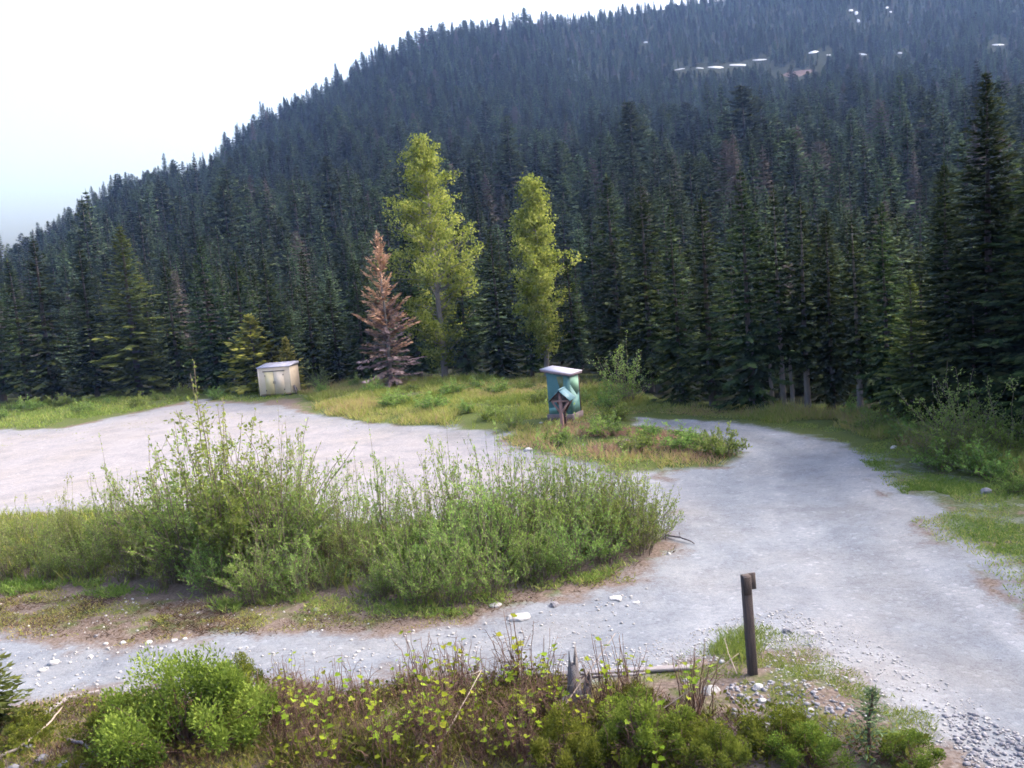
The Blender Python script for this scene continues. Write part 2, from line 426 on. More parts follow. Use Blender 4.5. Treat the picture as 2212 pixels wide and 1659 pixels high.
def ground_material():
    m, nt, out = nodes("gravel_and_soil")
    p = nt.nodes.new("ShaderNodeBsdfPrincipled")
    g = nt.nodes.new("ShaderNodeNewGeometry"); pos = g.outputs["Position"]
    n_big = noise(nt, 0.22, 4, 0.6, pos); n_mid = noise(nt, 1.3, 5, 0.65, pos); n_fine = noise(nt, 14, 4, 0.7, pos)
    vor = nt.nodes.new("ShaderNodeTexVoronoi"); vor.inputs["Scale"].default_value = 11; nt.links.new(pos, vor.inputs["Vector"])
    stone = nt.nodes.new("ShaderNodeSeparateColor"); nt.links.new(vor.outputs["Color"], stone.inputs[0])
    # gravel
    grav = ramp(nt, n_mid, [(0.25, (0.108, 0.121, 0.147)), (0.5, (0.133, 0.147, 0.175)), (0.75, (0.158, 0.171, 0.195))])
    lotc = ramp(nt, n_mid, [(0.25, (0.156, 0.153, 0.170)), (0.5, (0.180, 0.176, 0.192)), (0.75, (0.200, 0.194, 0.206))])
    gv = mixc(nt, attr(nt, "lot"), grav, lotc)
    gv = mixc(nt, math_n(nt, 'MULTIPLY', attr(nt, "track"), 0.95), gv, (0.232, 0.243, 0.268))
    tan = math_n(nt, 'SUBTRACT', n_big, 0.45, True); tan = math_n(nt, 'MULTIPLY', tan, 1.4, True)
    gv = mixc(nt, tan, gv, (0.165, 0.150, 0.135))
    damp = ramp(nt, noise(nt, 0.55, 5, 0.62, pos, 0.6), [(0.36, (0.87, 0.875, 0.89)), (0.52, (1.0, 1.0, 1.0)), (0.7, (1.04, 1.035, 1.03))])
    gv = mixc(nt, 1.0, gv, damp, 'MULTIPLY')
    speck = ramp(nt, stone.outputs[0], [(0.0, (0.80, 0.80, 0.82)), (0.4, (0.98, 0.98, 0.98)), (0.93, (1.02, 1.02, 1.02)), (1.0, (1.35, 1.35, 1.35))])
    gv = mixc(nt, 0.75, gv, mixc(nt, 1.0, gv, speck, 'MULTIPLY'))
    grit = ramp(nt, noise(nt, 34, 3, 0.75, pos), [(0.3, (0.72, 0.73, 0.75)), (0.5, (1.0, 1.0, 1.0)), (0.72, (1.22, 1.21, 1.2))])
    gv = mixc(nt, 1.0, gv, grit, 'MULTIPLY')
    # soil with litter and low greenery
    soil = ramp(nt, n_fine, [(0.3, (0.055, 0.042, 0.038)), (0.55, (0.115, 0.092, 0.082)), (0.8, (0.20, 0.17, 0.155))])
    green = ramp(nt, n_fine, [(0.25, (0.026, 0.040, 0.012)), (0.5, (0.055, 0.072, 0.022)), (0.75, (0.10, 0.11, 0.04))])
    gm = math_n(nt, 'ADD', attr(nt, "green"), math_n(nt, 'MULTIPLY', math_n(nt, 'SUBTRACT', n_mid, 0.5), 2.2))
    gm = math_n(nt, 'MULTIPLY', math_n(nt, 'SUBTRACT', gm, 0.35), 3.0, True)
    so = mixc(nt, gm, soil, green)
    mk = math_n(nt, 'ADD', attr(nt, "gravel"), math_n(nt, 'MULTIPLY', math_n(nt, 'SUBTRACT', math_n(nt, 'ADD', math_n(nt, 'MULTIPLY', n_mid, 0.7), math_n(nt, 'MULTIPLY', n_fine, 0.3)), 0.5), 1.5))
    mk = math_n(nt, 'MULTIPLY', math_n(nt, 'SUBTRACT', mk, 0.35), 3.2, True)
    col = mixc(nt, mk, so, gv)
    nt.links.new(col, p.inputs["Base Color"])
    p.inputs["Roughness"].default_value = 0.95; p.inputs["Specular IOR Level"].default_value = 0.04
    b = nt.nodes.new("ShaderNodeBump"); b.inputs["Strength"].default_value = 0.16; b.inputs["Distance"].default_value = 0.05
    hsum = math_n(nt, 'ADD', math_n(nt, 'MULTIPLY', n_fine, 0.6), math_n(nt, 'SUBTRACT', 0.5, vor.outputs["Distance"]))
    nt.links.new(math_n(nt, 'ADD', hsum, math_n(nt, 'MULTIPLY', n_mid, 1.2)), b.inputs["Height"])
    nt.links.new(b.outputs[0], p.inputs["Normal"])
    nt.links.new(p.outputs[0], out.inputs[0])
    return m
MAT['ground'] = ground_material()
MAT['floor'] = rough_mat("forest_floor", (0.012, 0.016, 0.012), (0.028, 0.030, 0.022), 0.4, bump=0.3, spec=0.0)

# ------------------------------------------------------------------ terrain
def axis(lo, hi, step, far_lo, far_hi, growth=1.18, cap=14.0):
    mid = list(np.arange(lo, hi + 1e-6, step)); s = step; a = hi; up = []
    while a < far_hi:
        s = min(s * growth, cap); a += s; up.append(a)
    s = step; a = lo; dn = []
    while a > far_lo:
        s = min(s * growth, cap); a -= s; dn.append(a)
    return np.array(dn[::-1] + mid + up)

gx = axis(-48, 46, 0.3, -760, 760); gy = axis(9, 88, 0.3, -120, 1000)
X, Y = np.meshgrid(gx, gy)
Z = ground_z(X, Y)
s_lot = sdist(X, Y, LOT); s_road = sdist(X, Y, ROAD); s_fore = sdist(X, Y, FORE); s_isl = sdist(X, Y, ISLAND); s_rv = sdist(X, Y, RIGHTV); s_lit = sdist(X, Y, LITTER); s_th = sdist(X, Y, THICK); s_lv = sdist(X, Y, LEFTV)
rag = 1.3 * fbm(X * 0.33, Y * 0.33, 4) + 0.5 * fbm(X * 1.1, Y * 1.1, 3)
Z = Z + 0.28 * sstep(-0.2, 2.0, s_th) + 0.25 * sstep(0, 4, s_isl) + 0.35 * sstep(1, 7, s_rv) + 0.12 * sstep(0, 2.5, s_fore) * (1 + fbm(X * 0.8, Y * 0.8, 3)) - 0.10 * sstep(0.2, 2, np.maximum(s_road, s_lot))
Zf = Z
def ground_z_full(x, y):
    x = np.asarray(x, float); y = np.asarray(y, float)
    i = np.clip(np.searchsorted(gx, x) - 1, 0, len(gx) - 2); j = np.clip(np.searchsorted(gy, y) - 1, 0, len(gy) - 2)
    fx = np.clip((x - gx[i]) / (gx[i + 1] - gx[i]), 0, 1); fy = np.clip((y - gy[j]) / (gy[j + 1] - gy[j]), 0, 1)
    return (Zf[j, i] * (1 - fx) + Zf[j, i + 1] * fx) * (1 - fy) + (Zf[j + 1, i] * (1 - fx) + Zf[j + 1, i + 1] * fx) * fy
def gz(x, y):
    return float(ground_z_full(np.array([x]), np.array([y]))[0])

A_gravel = np.maximum(sstep(-1.6, 1.3, s_lot + rag), sstep(-1.3, 1.2, s_road + 0.7 * rag))
stony = sstep(-2.2, 0.5, -ldist(X, Y, poly([(1180, 1440), (1450, 1400), (1620, 1345), (1720, 1330)]))) + sstep(-3.0, 0.3, -ldist(X, Y, poly([(1720, 1335), (1850, 1400), (2050, 1520), (2212, 1620)])))
A_gravel = np.clip(A_gravel + 0.75 * np.clip(stony, 0, 1) + 0.32 * sstep(0.5, 2, s_lit) * 0 + 0.40 * sstep(-7.5, -1.5, -ldist(X, Y, poly([(1850, 1010), (1925, 1075), (2000, 1140), (2080, 1212), (2150, 1275), (2260, 1360)]))) * (s_rv > 0), 0, 1)
A_lot = sstep(-1.5, 3.0, s_lot)
A_track = np.zeros_like(X)
for c in ROADC:
    d = ldist(X, Y, c)
    A_track = np.maximum(A_track, np.exp(-((d - 0.95) / 0.38) ** 2) + np.exp(-((d - 2.5) / 0.45) ** 2) * 0.6)
_best = np.full(X.shape, 1e9); _al = np.zeros(X.shape); _cum = 0.0
for i in range(len(ROADC[0]) - 1):
    (ax, ay), (bx, by) = ROADC[0][i], ROADC[0][i + 1]
    l = math.hypot(bx - ax, by - ay); t = np.clip(((X - ax) * (bx - ax) + (Y - ay) * (by - ay)) / l ** 2, 0, 1)
    q = np.hypot(X - ax - t * (bx - ax), Y - ay - t * (by - ay)); w = q < _best
    sg = np.sign((bx - ax) * (Y - ay) - (by - ay) * (X - ax))
    _best = np.where(w, q, _best); _al = np.where(w, _cum + t * l, _al); _acr = np.where(w, q * sg, _acr) if i else q * sg
    _cum += l
A_streak = np.clip(0.5 + 0.9 * fbm(_acr * 1.15 + 40, _al * 0.07, 3), 0, 1)
A_track = np.clip(0.55 * A_track * np.clip(0.7 + 0.8 * fbm(X * 0.7, Y * 0.7, 3), 0, 1) + 0.9 * (A_streak - 0.45) * sstep(9, 4, _best), -1, 1)
A_track = np.clip(A_track, 0, 1)
A_green = np.clip(0.85 * sstep(-2, 1, s_isl) + 0.85 * sstep(-2, 1, s_lv) + 0.72 * sstep(-1.5, 1, s_rv) + 0.36 * sstep(0, 1, s_fore) + 0.46 * sstep(-0.5, 1, s_lit) + 0.5 * sstep(-0.5, 1, s_th), 0, 1)

rr = np.hypot(X, Y); azg = np.arctan2(X, Y)
A_green = np.clip(A_green + 0.9 * sstep(-9, -1, rr - edge_range(azg)) * (s_road < 0) * (s_lot < 0), 0, 1)
cx = lambda A: (A[:-1, :-1] + A[1:, :-1] + A[:-1, 1:] + A[1:, 1:]) / 4
qx, qy = cx(X), cx(Y)
q_road = cx(s_road) > 0; q_lot = (cx(s_lot) > 0) & ~q_road
q_mtn = (cx(rr) > edge_range(cx(azg)) + 2) & (qy > 20) & ~q_road & ~q_lot
cls = np.where(q_road, 1, np.where(q_lot, 2, np.where(q_mtn, 3, 0)))
NXg = len(gx)
jj, ii = np.meshgrid(np.arange(len(gy) - 1), np.arange(len(gx) - 1), indexing='ij')
quad = np.stack([jj * NXg + ii, jj * NXg + ii + 1, (jj + 1) * NXg + ii + 1, (jj + 1) * NXg + ii], -1)
Vall = np.stack([X, Y, Z], -1).reshape(-1, 3)
for k, (nm, lb, mt) in enumerate([("ground", "grassy soil around the gravel clearing", 'ground'), ("gravel_road", "pale gravel road curving past the post", 'ground'),
                                  ("gravel_lot", "wide pale gravel lot beyond the thicket", 'ground'), ("mountain", "forested mountainside behind the clearing", 'floor')]):
    q = quad[cls == k].reshape(-1, 4)
    used, inv = np.unique(q, return_inverse=True)
    mb = MB(); mb.add(Vall[used], inv.reshape(-1, 4))
    me = mb.mesh(nm, MAT[mt], smooth=True)
    for an, arr in (("gravel", A_gravel), ("lot", A_lot), ("track", A_track), ("green", A_green)):
        a = me.attributes.new(an, 'FLOAT', 'POINT'); a.data.foreach_set("value", arr.ravel()[used].astype(np.float32))
    tag(obj(nm, me), lb, kind="structure")

# ------------------------------------------------------------------ plant builders
def unit(a):
    return a / (np.linalg.norm(a, axis=-1, keepdims=True) + 1e-9)

def conifer(seed, H=14.0, R=2.2, base=0.06, asc=0.0, spacing=0.42, spray=1.0, sparse=0.0, power=1.0, sag=0.12):
    """(trunk MB, crown MB) of a spruce or fir standing at the origin"""
    rg = np.random.RandomState(seed)
    tr = MB(); cr = MB()
    n = 9; zz = np.linspace(-0.3, H * 0.985, n)
    bend = np.stack([0.06 * rg.randn(n).cumsum() * 0.4, 0.06 * rg.randn(n).cumsum() * 0.4, zz], 1)
    tr.tube(bend, np.linspace(0.012 * H + 0.03, 0.02, n), 7)
    P = []; D = []; U = []; L = []; T = []
    z = base * H
    while z < H * 0.985:
        t = (z - base * H) / (H * (1 - base))
        Lw = R * (max(0.0, 1 - t) ** power) * min(1.0, 0.6 + 2.2 * t) + 0.02 + 0.10 * (1 - t)
        nb = rg.randint(5, 8)
        for b in range(nb):
            if rg.rand() < sparse: continue
            az = 2 * math.pi * (b + rg.rand() * 0.8) / nb + z * 2.3
            Lb = Lw * rg.uniform(0.6, 1.2)
            el = math.radians(-24 + 62 * t ** 1.1 + asc + rg.randn() * 7)
            dh = np.array([math.cos(az), math.sin(az), 0.0])
            m = max(3, int(Lb / (0.20 * spray ** 0.35)))
            s = np.linspace(0.1, 1.0, m)
            pts = np.array([np.interp(z, zz, bend[:, 0]), np.interp(z, zz, bend[:, 1]), z]) + dh * (s * Lb * math.cos(el))[:, None]
            pts[:, 2] += s * Lb * math.sin(el) - sag * Lb * np.sin(s * 2.6) * (1 - t)
            side = np.array([-math.sin(az), math.cos(az), 0.0])
            ax = dh * math.cos(el) + np.array([0, 0, math.sin(el)])
            for sg in (-1, 1, 0):
                a_ = np.radians(rg.uniform(35, 65, m)) * sg
                dd = ax * np.cos(a_)[:, None] + side * np.sin(a_)[:, None]
                dd[:, 2] -= rg.uniform(0.0, 0.45, m)
                ln = (0.11 + 0.10 * min(1.0, Lb) + 0.14 * Lb * (1 - 0.55 * s)) * rg.uniform(0.7, 1.3, m) * (1.15 if sg == 0 else 1.0)
                P.append(pts + rg.randn(m, 3) * 0.03); D.append(dd); U.append(np.tile([0, 0, 1.0], (m, 1)) + rg.randn(m, 3) * 0.35)
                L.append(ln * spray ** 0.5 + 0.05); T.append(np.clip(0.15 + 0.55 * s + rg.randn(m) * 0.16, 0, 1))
        z += spacing * (1.0 - 0.45 * t) * rg.uniform(0.8, 1.2)
    P = np.concatenate(P); D = np.concatenate(D); U = np.concatenate(U); L = np.concatenate(L); T = np.concatenate(T)
    cr.leaves(P, D, U, L, L * 0.52 * spray ** 0.4, T, fold=-0.15)
    cr.leaves(np.array([[bend[-1, 0], bend[-1, 1], H * 0.95]]), np.array([[0, 0, 1.0]]), np.array([[1.0, 0, 0]]), [0.07 * H], [0.12], [0.7])
    return tr, cr

def poplar(seed, H, R, gap=0.16):
    rg = np.random.RandomState(seed); tr = MB(); cr = MB()
    n = 10; zz = np.linspace(-0.3, H * 0.96, n)
    B = np.stack([0.10 * rg.randn(n).cumsum() * 0.5, 0.10 * rg.randn(n).cumsum() * 0.5, zz], 1)
    tr.tube(B, np.linspace(0.013 * H + 0.04, 0.03, n), 8)
    P = []; T = []
    nl = int(H * 7.5)
    for k in range(nl):
        z = H * (gap + (0.97 - gap) * (k + rg.rand()) / nl); t = (z / H - gap) / (1 - gap)
        env = R * (0.40 + 1.1 * t) if t < 0.35 else R * (0.785 * ((1 - t) / 0.65) ** 1.0 + 0.07)
        env *= 1 + 0.13 * math.sin(z * 1.9 + seed)
        env *= rg.uniform(0.45, 1.25)
        az = rg.rand() * 6.283; el = math.radians(rg.uniform(12, 50))
        r0 = np.array([np.interp(z, zz, B[:, 0]), np.interp(z, zz, B[:, 1]), z])
        d = np.array([math.cos(az) * math.cos(el), math.sin(az) * math.cos(el), math.sin(el)])
        Lb = env / math.cos(el) * 0.95
        s = np.linspace(0, 1, 5)
        pts = r0 + d * (s * Lb)[:, None]; pts[:, 2] -= 0.1 * Lb * s ** 2
        tr.tube(pts, np.linspace(0.045, 0.012, 5), 4)
        for q in range(int(5 + 8 * env / R)):
            c = pts[-1] * 0 + r0 + d * Lb * rg.uniform(0.3, 1.08) + rg.randn(3) * np.array([0.22, 0.22, 0.18])
            m = rg.randint(12, 26)
            P.append(c + rg.randn(m, 3) * np.array([0.24, 0.24, 0.17])); T.append(np.clip(rg.uniform(0.15, 0.8) + rg.randn(m) * 0.16, 0, 1))
    P = np.concatenate(P); T = np.concatenate(T); m = len(P)
    cr.leaves(P, rg.randn(m, 3) - np.array([0, 0, 0.5]), rg.randn(m, 3), rg.uniform(0.13, 0.26, m), rg.uniform(0.10, 0.20, m), T)
    return tr, cr

def bush(seed, H=2.2, R=1.1, ns=34, leaf=(0.072, 0.033), per=60, upright=0.5, low=0.06, sprig=0.0):
    """willow-like shrub: shoots that fan out from the base, each with side twigs in leaf"""
    rg = np.random.RandomState(seed); st = MB(); cr = MB()
    P = []; D = []; L = []; T = []
    for k in range(ns):
        az = rg.rand() * 6.283; lean = rg.rand() ** 0.6
        h = H * rg.uniform(0.42, 0.85) * (1 - 0.40 * lean ** 2)
        tallshoot = rg.rand() < sprig + 0.12
        if tallshoot: h = H * rg.uniform(0.9, 1.3) * (1 - 0.25 * lean)
        dr = np.array([math.cos(az), math.sin(az), 0])
        b = dr * rg.rand() * R * 0.35
        out = dr * R * lean * (1 - upright * 0.25) * rg.uniform(0.7, 1.15)
        s = np.linspace(0, 1, 6)
        pts = b + out * (s ** 1.1)[:, None] + rg.randn(6, 3) * 0.04 * s[:, None]
        pts[:, 2] = h * s ** 0.85; pts[0, 2] = -0.1
        st.tube(pts, np.linspace(0.012, 0.004, 6) * (H / 2.3) ** 0.5, 4)
        shade = rg.uniform(-0.15, 0.15)
        for w in range((rg.randint(3, 7) if tallshoot else rg.randint(5, 10))):
            f0 = rg.uniform(low, 0.95)
            c = np.array([np.interp(f0, s, pts[:, q]) for q in range(3)])
            a2 = rg.rand() * 6.283; ln = H * rg.uniform(0.06, 0.18) * (1.25 - 0.8 * f0)
            td = np.array([math.cos(a2) * 0.85, math.sin(a2) * 0.85, rg.uniform(0.2, 1.5)]) + dr * 0.3
            e = c + td * ln
            st.tube([c, (c + e) / 2, e], [0.005, 0.004, 0.002], 3)
            m = max(4, int(per / 8 * rg.uniform(0.7, 1.4)))
            f = rg.rand(m)
            P.append(c + (e - c) * f[:, None] + rg.randn(m, 3) * 0.035 * (H / 2.3) ** 0.5); D.append(rg.randn(m, 3) * 0.7 + td * 0.9 + np.array([0, 0, 0.2]))
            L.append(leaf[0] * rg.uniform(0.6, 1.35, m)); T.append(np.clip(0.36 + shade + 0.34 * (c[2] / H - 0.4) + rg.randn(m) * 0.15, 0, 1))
        m = int(per * 0.3); f = rg.uniform(0.45, 1.0, m)
        c = np.stack([np.interp(f, s, pts[:, q]) for q in range(3)], 1)
        P.append(c + rg.randn(m, 3) * 0.025); D.append(rg.randn(m, 3) * 0.7 + np.array([0, 0, 0.8])); L.append(leaf[0] * rg.uniform(0.6, 1.3, m)); T.append(np.clip(0.55 + shade + rg.randn(m) * 0.15, 0, 1))
    P = np.concatenate(P); D = np.concatenate(D); L = np.concatenate(L); T = np.concatenate(T)
    P[:, 2] = np.abs(P[:, 2])
    cr.leaves(P, D, rg.randn(len(P), 3), L, L * leaf[1] / leaf[0], T, fold=0.1)
    return st, cr

def mound(seed, H=1.0, R=0.7, n=5000, leaf=0.05, lumps=16):
    """dense bright shrub made of upright leafy lumps"""
    rg = np.random.RandomState(seed); st = MB(); cr = MB()
    P = []; D = []; T = []
    for k in range(lumps):
        az = rg.rand() * 6.283; q = rg.rand() ** 0.6
        c = np.array([math.cos(az) * q * R * 0.95, math.sin(az) * q * R * 0.95, H * (0.22 + 0.62 * rg.rand() * (1.1 - 0.55 * q))])
        rad = np.array([0.22, 0.22, 0.34]) * R * rg.uniform(0.5, 1.35)
        m = n // lumps
        v = unit(rg.randn(m, 3)) * (rg.rand(m, 1) ** 0.45)
        P.append(c + v * rad); D.append(v + np.array([0, 0, 0.7]) + rg.randn(m, 3) * 0.5)
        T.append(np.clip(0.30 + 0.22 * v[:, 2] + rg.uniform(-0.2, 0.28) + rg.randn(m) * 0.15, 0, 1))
        s = np.linspace(0, 1, 4)[:, None]
        st.tube(np.array([0, 0, -0.05]) * (1 - s) + c * s, np.linspace(0.02, 0.007, 4), 4)
    P = np.concatenate(P); D = np.concatenate(D); T = np.concatenate(T); m = len(P)
    P[:, 2] = np.maximum(P[:, 2], 0.02)
    cr.leaves(P, D, rg.randn(m, 3), leaf * rg.uniform(0.6, 1.5, m), leaf * 0.5 * rg.uniform(0.6, 1.4, m), T, fold=0.1)
    return st, cr

_lob = np.array([(0, 0), (0.30, -0.10), (0.52, 0.16), (0.36, 0.34), (0.46, 0.66), (0.22, 0.66), (0, 1.0), (-0.22, 0.66), (-0.46, 0.66), (-0.36, 0.34), (-0.52, 0.16), (-0.30, -0.10)])
def bramble(seed, H=0.95, R=0.5, nc=9, leafy=0.9, dry=6, lsize=0.125):
    """thimbleberry: thin canes, broad lobed leaves near their tops, dry old canes between"""
    rg = np.random.RandomState(seed); st = MB(); cr = MB(); dr = MB()
    for k in range(nc + dry):
        az = rg.rand() * 6.283; q = rg.rand()
        h = H * rg.uniform(0.45, 1.1)
        s = np.linspace(0, 1, 6)
        lean = (0.8 if k >= nc else 0.45) * R * q
        b = np.array([math.cos(az), math.sin(az), 0.0])
        pts = (b * R * 0.5 * rg.rand()) + b * lean * (s ** 1.4)[:, None] + rg.randn(6, 3) * 0.02
        pts[:, 2] = h * s - (0.25 * h * s ** 3 if k >= nc and rg.rand() < 0.5 else 0); pts[0, 2] = -0.05
        (st if k < nc else dr).tube(pts, np.linspace(0.009, 0.0035, 6), 4)
        if k < nc:
            for w in range(rg.randint(2, 6)):
                if rg.rand() > leafy: continue
                f = rg.uniform(0.45, 1.0)
                c = np.array([np.interp(f, s, pts[:, i]) for i in range(3)])
                a2 = rg.rand() * 6.283; sz = lsize * rg.uniform(0.5, 1.25)
                d = np.array([math.cos(a2), math.sin(a2), rg.uniform(-0.5, 0.25)]); d /= np.linalg.norm(d)
                up = unit(np.array([0, 0, 1.0]) + rg.randn(3) * 0.4)
                sd_ = unit(np.cross(d, up)); nn = np.cross(sd_, d)
                c = c + d * 0.05
                V = c + (_lob[:, 0:1] * sd_ + _lob[:, 1:2] * d) * sz + nn * (np.abs(_lob[:, 0:1]) * 0.35 * sz)
                cen = c + d * 0.42 * sz
                i = np.arange(12)
                cr.add(np.vstack([V, cen]), np.stack([i, (i + 1) % 12, np.full(12, 12)], 1), tint=np.clip(rg.uniform(0.2, 0.9), 0, 1))
        else:
            m = rg.randint(3, 9); f = rg.uniform(0.2, 1, m)
            c = np.stack([np.interp(f, s, pts[:, i]) for i in range(3)], 1)
            for w in range(m):
                e = c[w] + rg.randn(3) * np.array([0.10, 0.10, 0.05])
                dr.tube(np.array([c[w], (c[w] + e) / 2 + rg.randn(3) * 0.01, e]), [0.004, 0.003, 0.002], 3)
    return st, cr, dr

def rock_mesh(seed, mat, flatness=0.65):
    import bmesh
    rg = np.random.RandomState(seed)
    bm = bmesh.new(); bmesh.ops.create_icosphere(bm, subdivisions=2, radius=0.5)
    dirs = unit(rg.randn(9, 3)); off = rg.uniform(0.30, 0.46, 9)
    for v in bm.verts:
        p = np.array(v.co)
        for d, o in zip(dirs, off):
            e = p @ d - o
            if e > 0: p = p - d * e
        p = p * (1 + 0.05 * rg.randn()); p[2] *= flatness
        v.co = p
    me = bpy.data.meshes.new("stone"); bm.to_mesh(me); bm.free()
    me.materials.append(mat)
    return me

# ------------------------------------------------------------------ buildings and made things
def rot_z(a):
    return np.array([[math.cos(a), -math.sin(a), 0], [math.sin(a), math.cos(a), 0], [0, 0, 1]])

def part(name, mat, parent, fn, label=None):
    mb = MB(); fn(mb)
    o = obj(name, mb.mesh(name, mat), parent)
    if label: o["label"] = label
    return o

def bevel(o, w=0.012):
    b = o.modifiers.new("bevel", 'BEVEL'); b.width = w; b.segments = 1; b.limit_method = 'ANGLE'
    return o

# storage shed -----------------------------------------------------
x, y, z = site(602, 853)
az0 = math.atan2(x, y)
shed = thing("storage_shed", "cream metal storage shed with closed double doors before the conifers", "shed", (x, y, z), -az0 + math.radians(-21))
SW, SDp, SH = 2.55, 2.0, 2.12        # local: front faces -Y
bevel(part("wall", MAT['cream'], shed, lambda m: m.box((0, SDp / 2 - 0.5, SH / 2 + 0.08), (SW, SDp, SH))))
def _roof(m):
    V = [(-SW / 2 - 0.06, -0.58, SH + 0.083), (SW / 2 + 0.06, -0.58, SH + 0.083), (SW / 2 + 0.06, SDp - 0.44, SH + 0.083), (-SW / 2 - 0.06, SDp - 0.44, SH + 0.083)]
    T = [(a, b, c + (0.06 if b < 0 else 0.24)) for a, b, c in V]
    m.add(V + T, np.array([(0, 3, 2, 1), (4, 5, 6, 7), (0, 1, 5, 4), (1, 2, 6, 5), (2, 3, 7, 6), (3, 0, 4, 7)]))
rf = part("roof", MAT['lavender'], shed, _roof)
for k in range(5):
    part("seam", MAT['lavender'], rf, lambda m: m.box((-SW / 2 + 0.3 + k * 0.5, SDp / 2 - 0.51, SH + 0.245), (0.03, SDp + 0.1, 0.03), np.array([[1, 0, 0], [0, math.cos(0.0838), -math.sin(0.0838)], [0, math.sin(0.0838), math.cos(0.0838)]])))
part("skid", MAT['darkmetal'], shed, lambda m: m.box((-SW / 2 + 0.25, SDp / 2 - 0.5, 0.0), (0.16, SDp - 0.05, 0.155)))
part("skid", MAT['darkmetal'], shed, lambda m: m.box((SW / 2 - 0.25, SDp / 2 - 0.5, 0.0), (0.16, SDp - 0.05, 0.155)))
d1 = part("door", MAT['cream_yellow'], shed, lambda m: m.box((-0.40, -0.515, 1.02), (0.70, 0.03, 1.72)), "left door leaf, yellowed paint")
d2 = part("door", MAT['cream'], shed, lambda m: m.box((0.36, -0.515, 1.02), (0.78, 0.03, 1.72)))
part("handle", MAT['darkmetal'], d1, lambda m: m.box((-0.09, -0.55, 1.05), (0.03, 0.04, 0.22)))
part("handle", MAT['darkmetal'], d2, lambda m: m.box((0.045, -0.55, 1.05), (0.03, 0.04, 0.22)))
part("door_gap", MAT['darkmetal'], shed, lambda m: m.box((-0.04, -0.512, 1.02), (0.035, 0.028, 1.74)))
part("door_rail", MAT['darkmetal'], shed, lambda m: m.box((0.0, -0.53, 1.93), (1.75, 0.06, 0.055)))
for sx in (-0.72, 0.73):
    for hz in (0.45, 1.6):
        part("hinge", MAT['darkmetal'], shed, lambda m: m.box((sx, -0.535, hz), (0.07, 0.02, 0.12)))
part("corner_trim", MAT['cream'], shed, lambda m: m.box((SW / 2 - 0.03, -0.506, SH / 2 + 0.08), (0.08, 0.02, SH - 0.02)))
part("corner_trim", MAT['cream'], shed, lambda m: m.box((-SW / 2 + 0.03, -0.506, SH / 2 + 0.08), (0.08, 0.02, SH - 0.02)))
part("kick_plate", MAT['rust'], shed, lambda m: m.box((0, -0.506, 0.135), (SW - 0.16, 0.018, 0.10)), "rusty strip along the foot of the wall")
# board leaning against its side
a = shed.rotation_euler[2]
p = np.array([x, y, z]) + rot_z(a) @ np.array([SW / 2 + 0.16, -0.1, 0])
bd = tag(obj("leaning_board", None, None, (p[0], p[1], gz(p[0], p[1])), a), "dark board leaning against the right side of the cream shed", "board")
part("plank", MAT['stick_dark'], bd, lambda m: m.box((0, 0, 0.33), (0.04, 0.30, 0.75), np.array([[math.cos(0.22), 0, -math.sin(0.22)], [0, 1, 0], [math.sin(0.22), 0, math.cos(0.22)]])))
part("plank", MAT['stick_dark'], bd, lambda m: m.box((0.06, 0.24, 0.24), (0.04, 0.16, 0.55), np.array([[math.cos(0.3), 0, -math.sin(0.3)], [0, 1, 0], [math.sin(0.3), 0, math.cos(0.3)]])))

# outhouse ---------------------------------------------------------
x, y, z = site(1222, 903)
az0 = math.atan2(x, y)
oh = thing("outhouse", "small turquoise painted outhouse with pale slab roof on the grassy island", "outhouse", (x, y, z), -az0 + math.radians(-25))
OW, OD, OH = 1.24, 1.10, 1.98
bevel(part("base", MAT['concrete'], oh, lambda m: m.box((0, 0, 0.10), (OW + 0.16, OD + 0.16, 0.36))))
def _owall(m):
    V = [(sx * OW / 2, sy * OD / 2, zz) for zz in (0.275, None) for sx, sy in ((-1, -1), (1, -1), (1, 1), (-1, 1))]
    V = [(a, b, c if c is not None else 2.28 - 0.17 * a) for a, b, c in V]
    m.add(V, np.array([(0, 3, 2, 1), (4, 5, 6, 7), (0, 1, 5, 4), (1, 2, 6, 5), (2, 3, 7, 6), (3, 0, 4, 7)]))
bevel(part("wall", MAT['teal'], oh, _owall))
def patch(m, pts, face):
    P = np.array(pts, float)
    if face == 'front':
        A = np.stack([P[:, 0], np.full(len(P), -OD / 2 - 0.004), P[:, 1]], 1); B = A + np.array([0, 0.003, 0])
    else:
        A = np.stack([np.full(len(P), OW / 2 + 0.004), P[:, 0], P[:, 1]], 1); B = A - np.array([0.003, 0, 0])
    n = len(P); F = [np.array([list(range(n))]), np.array([[i, i + n, (i + 1) % n + n, (i + 1) % n] for i in range(n)])]
    m.add(np.vstack([A, B]), F)
T0 = 2.15
part("painted_patch", MAT['olive'], oh, lambda m: patch(m, [(-0.08, T0), (0.28, T0), (0.26, 1.72), (0.10, 1.42), (0.02, 1.72)], 'front'), "olive green painted wedge")
part("painted_patch", MAT['aqua'], oh, lambda m: patch(m, [(0.30, T0), (0.615, T0), (0.615, 0.50), (0.36, 0.42), (0.24, 1.40), (0.275, 1.72)], 'front'), "lighter aqua painted field")
part("painted_patch", MAT['aqua'], oh, lambda m: patch(m, [(-0.60, 0.60), (-0.20, 0.62), (-0.16, 0.34), (-0.58, 0.31)], 'front'), "light blue painted block")
part("painted_patch", MAT['mint'], oh, lambda m: patch(m, [(-0.545, T0), (0.5, T0), (0.5, 1.35), (0.2, 1.15), (-0.545, 1.75)], 'side'), "pale mint painted field")
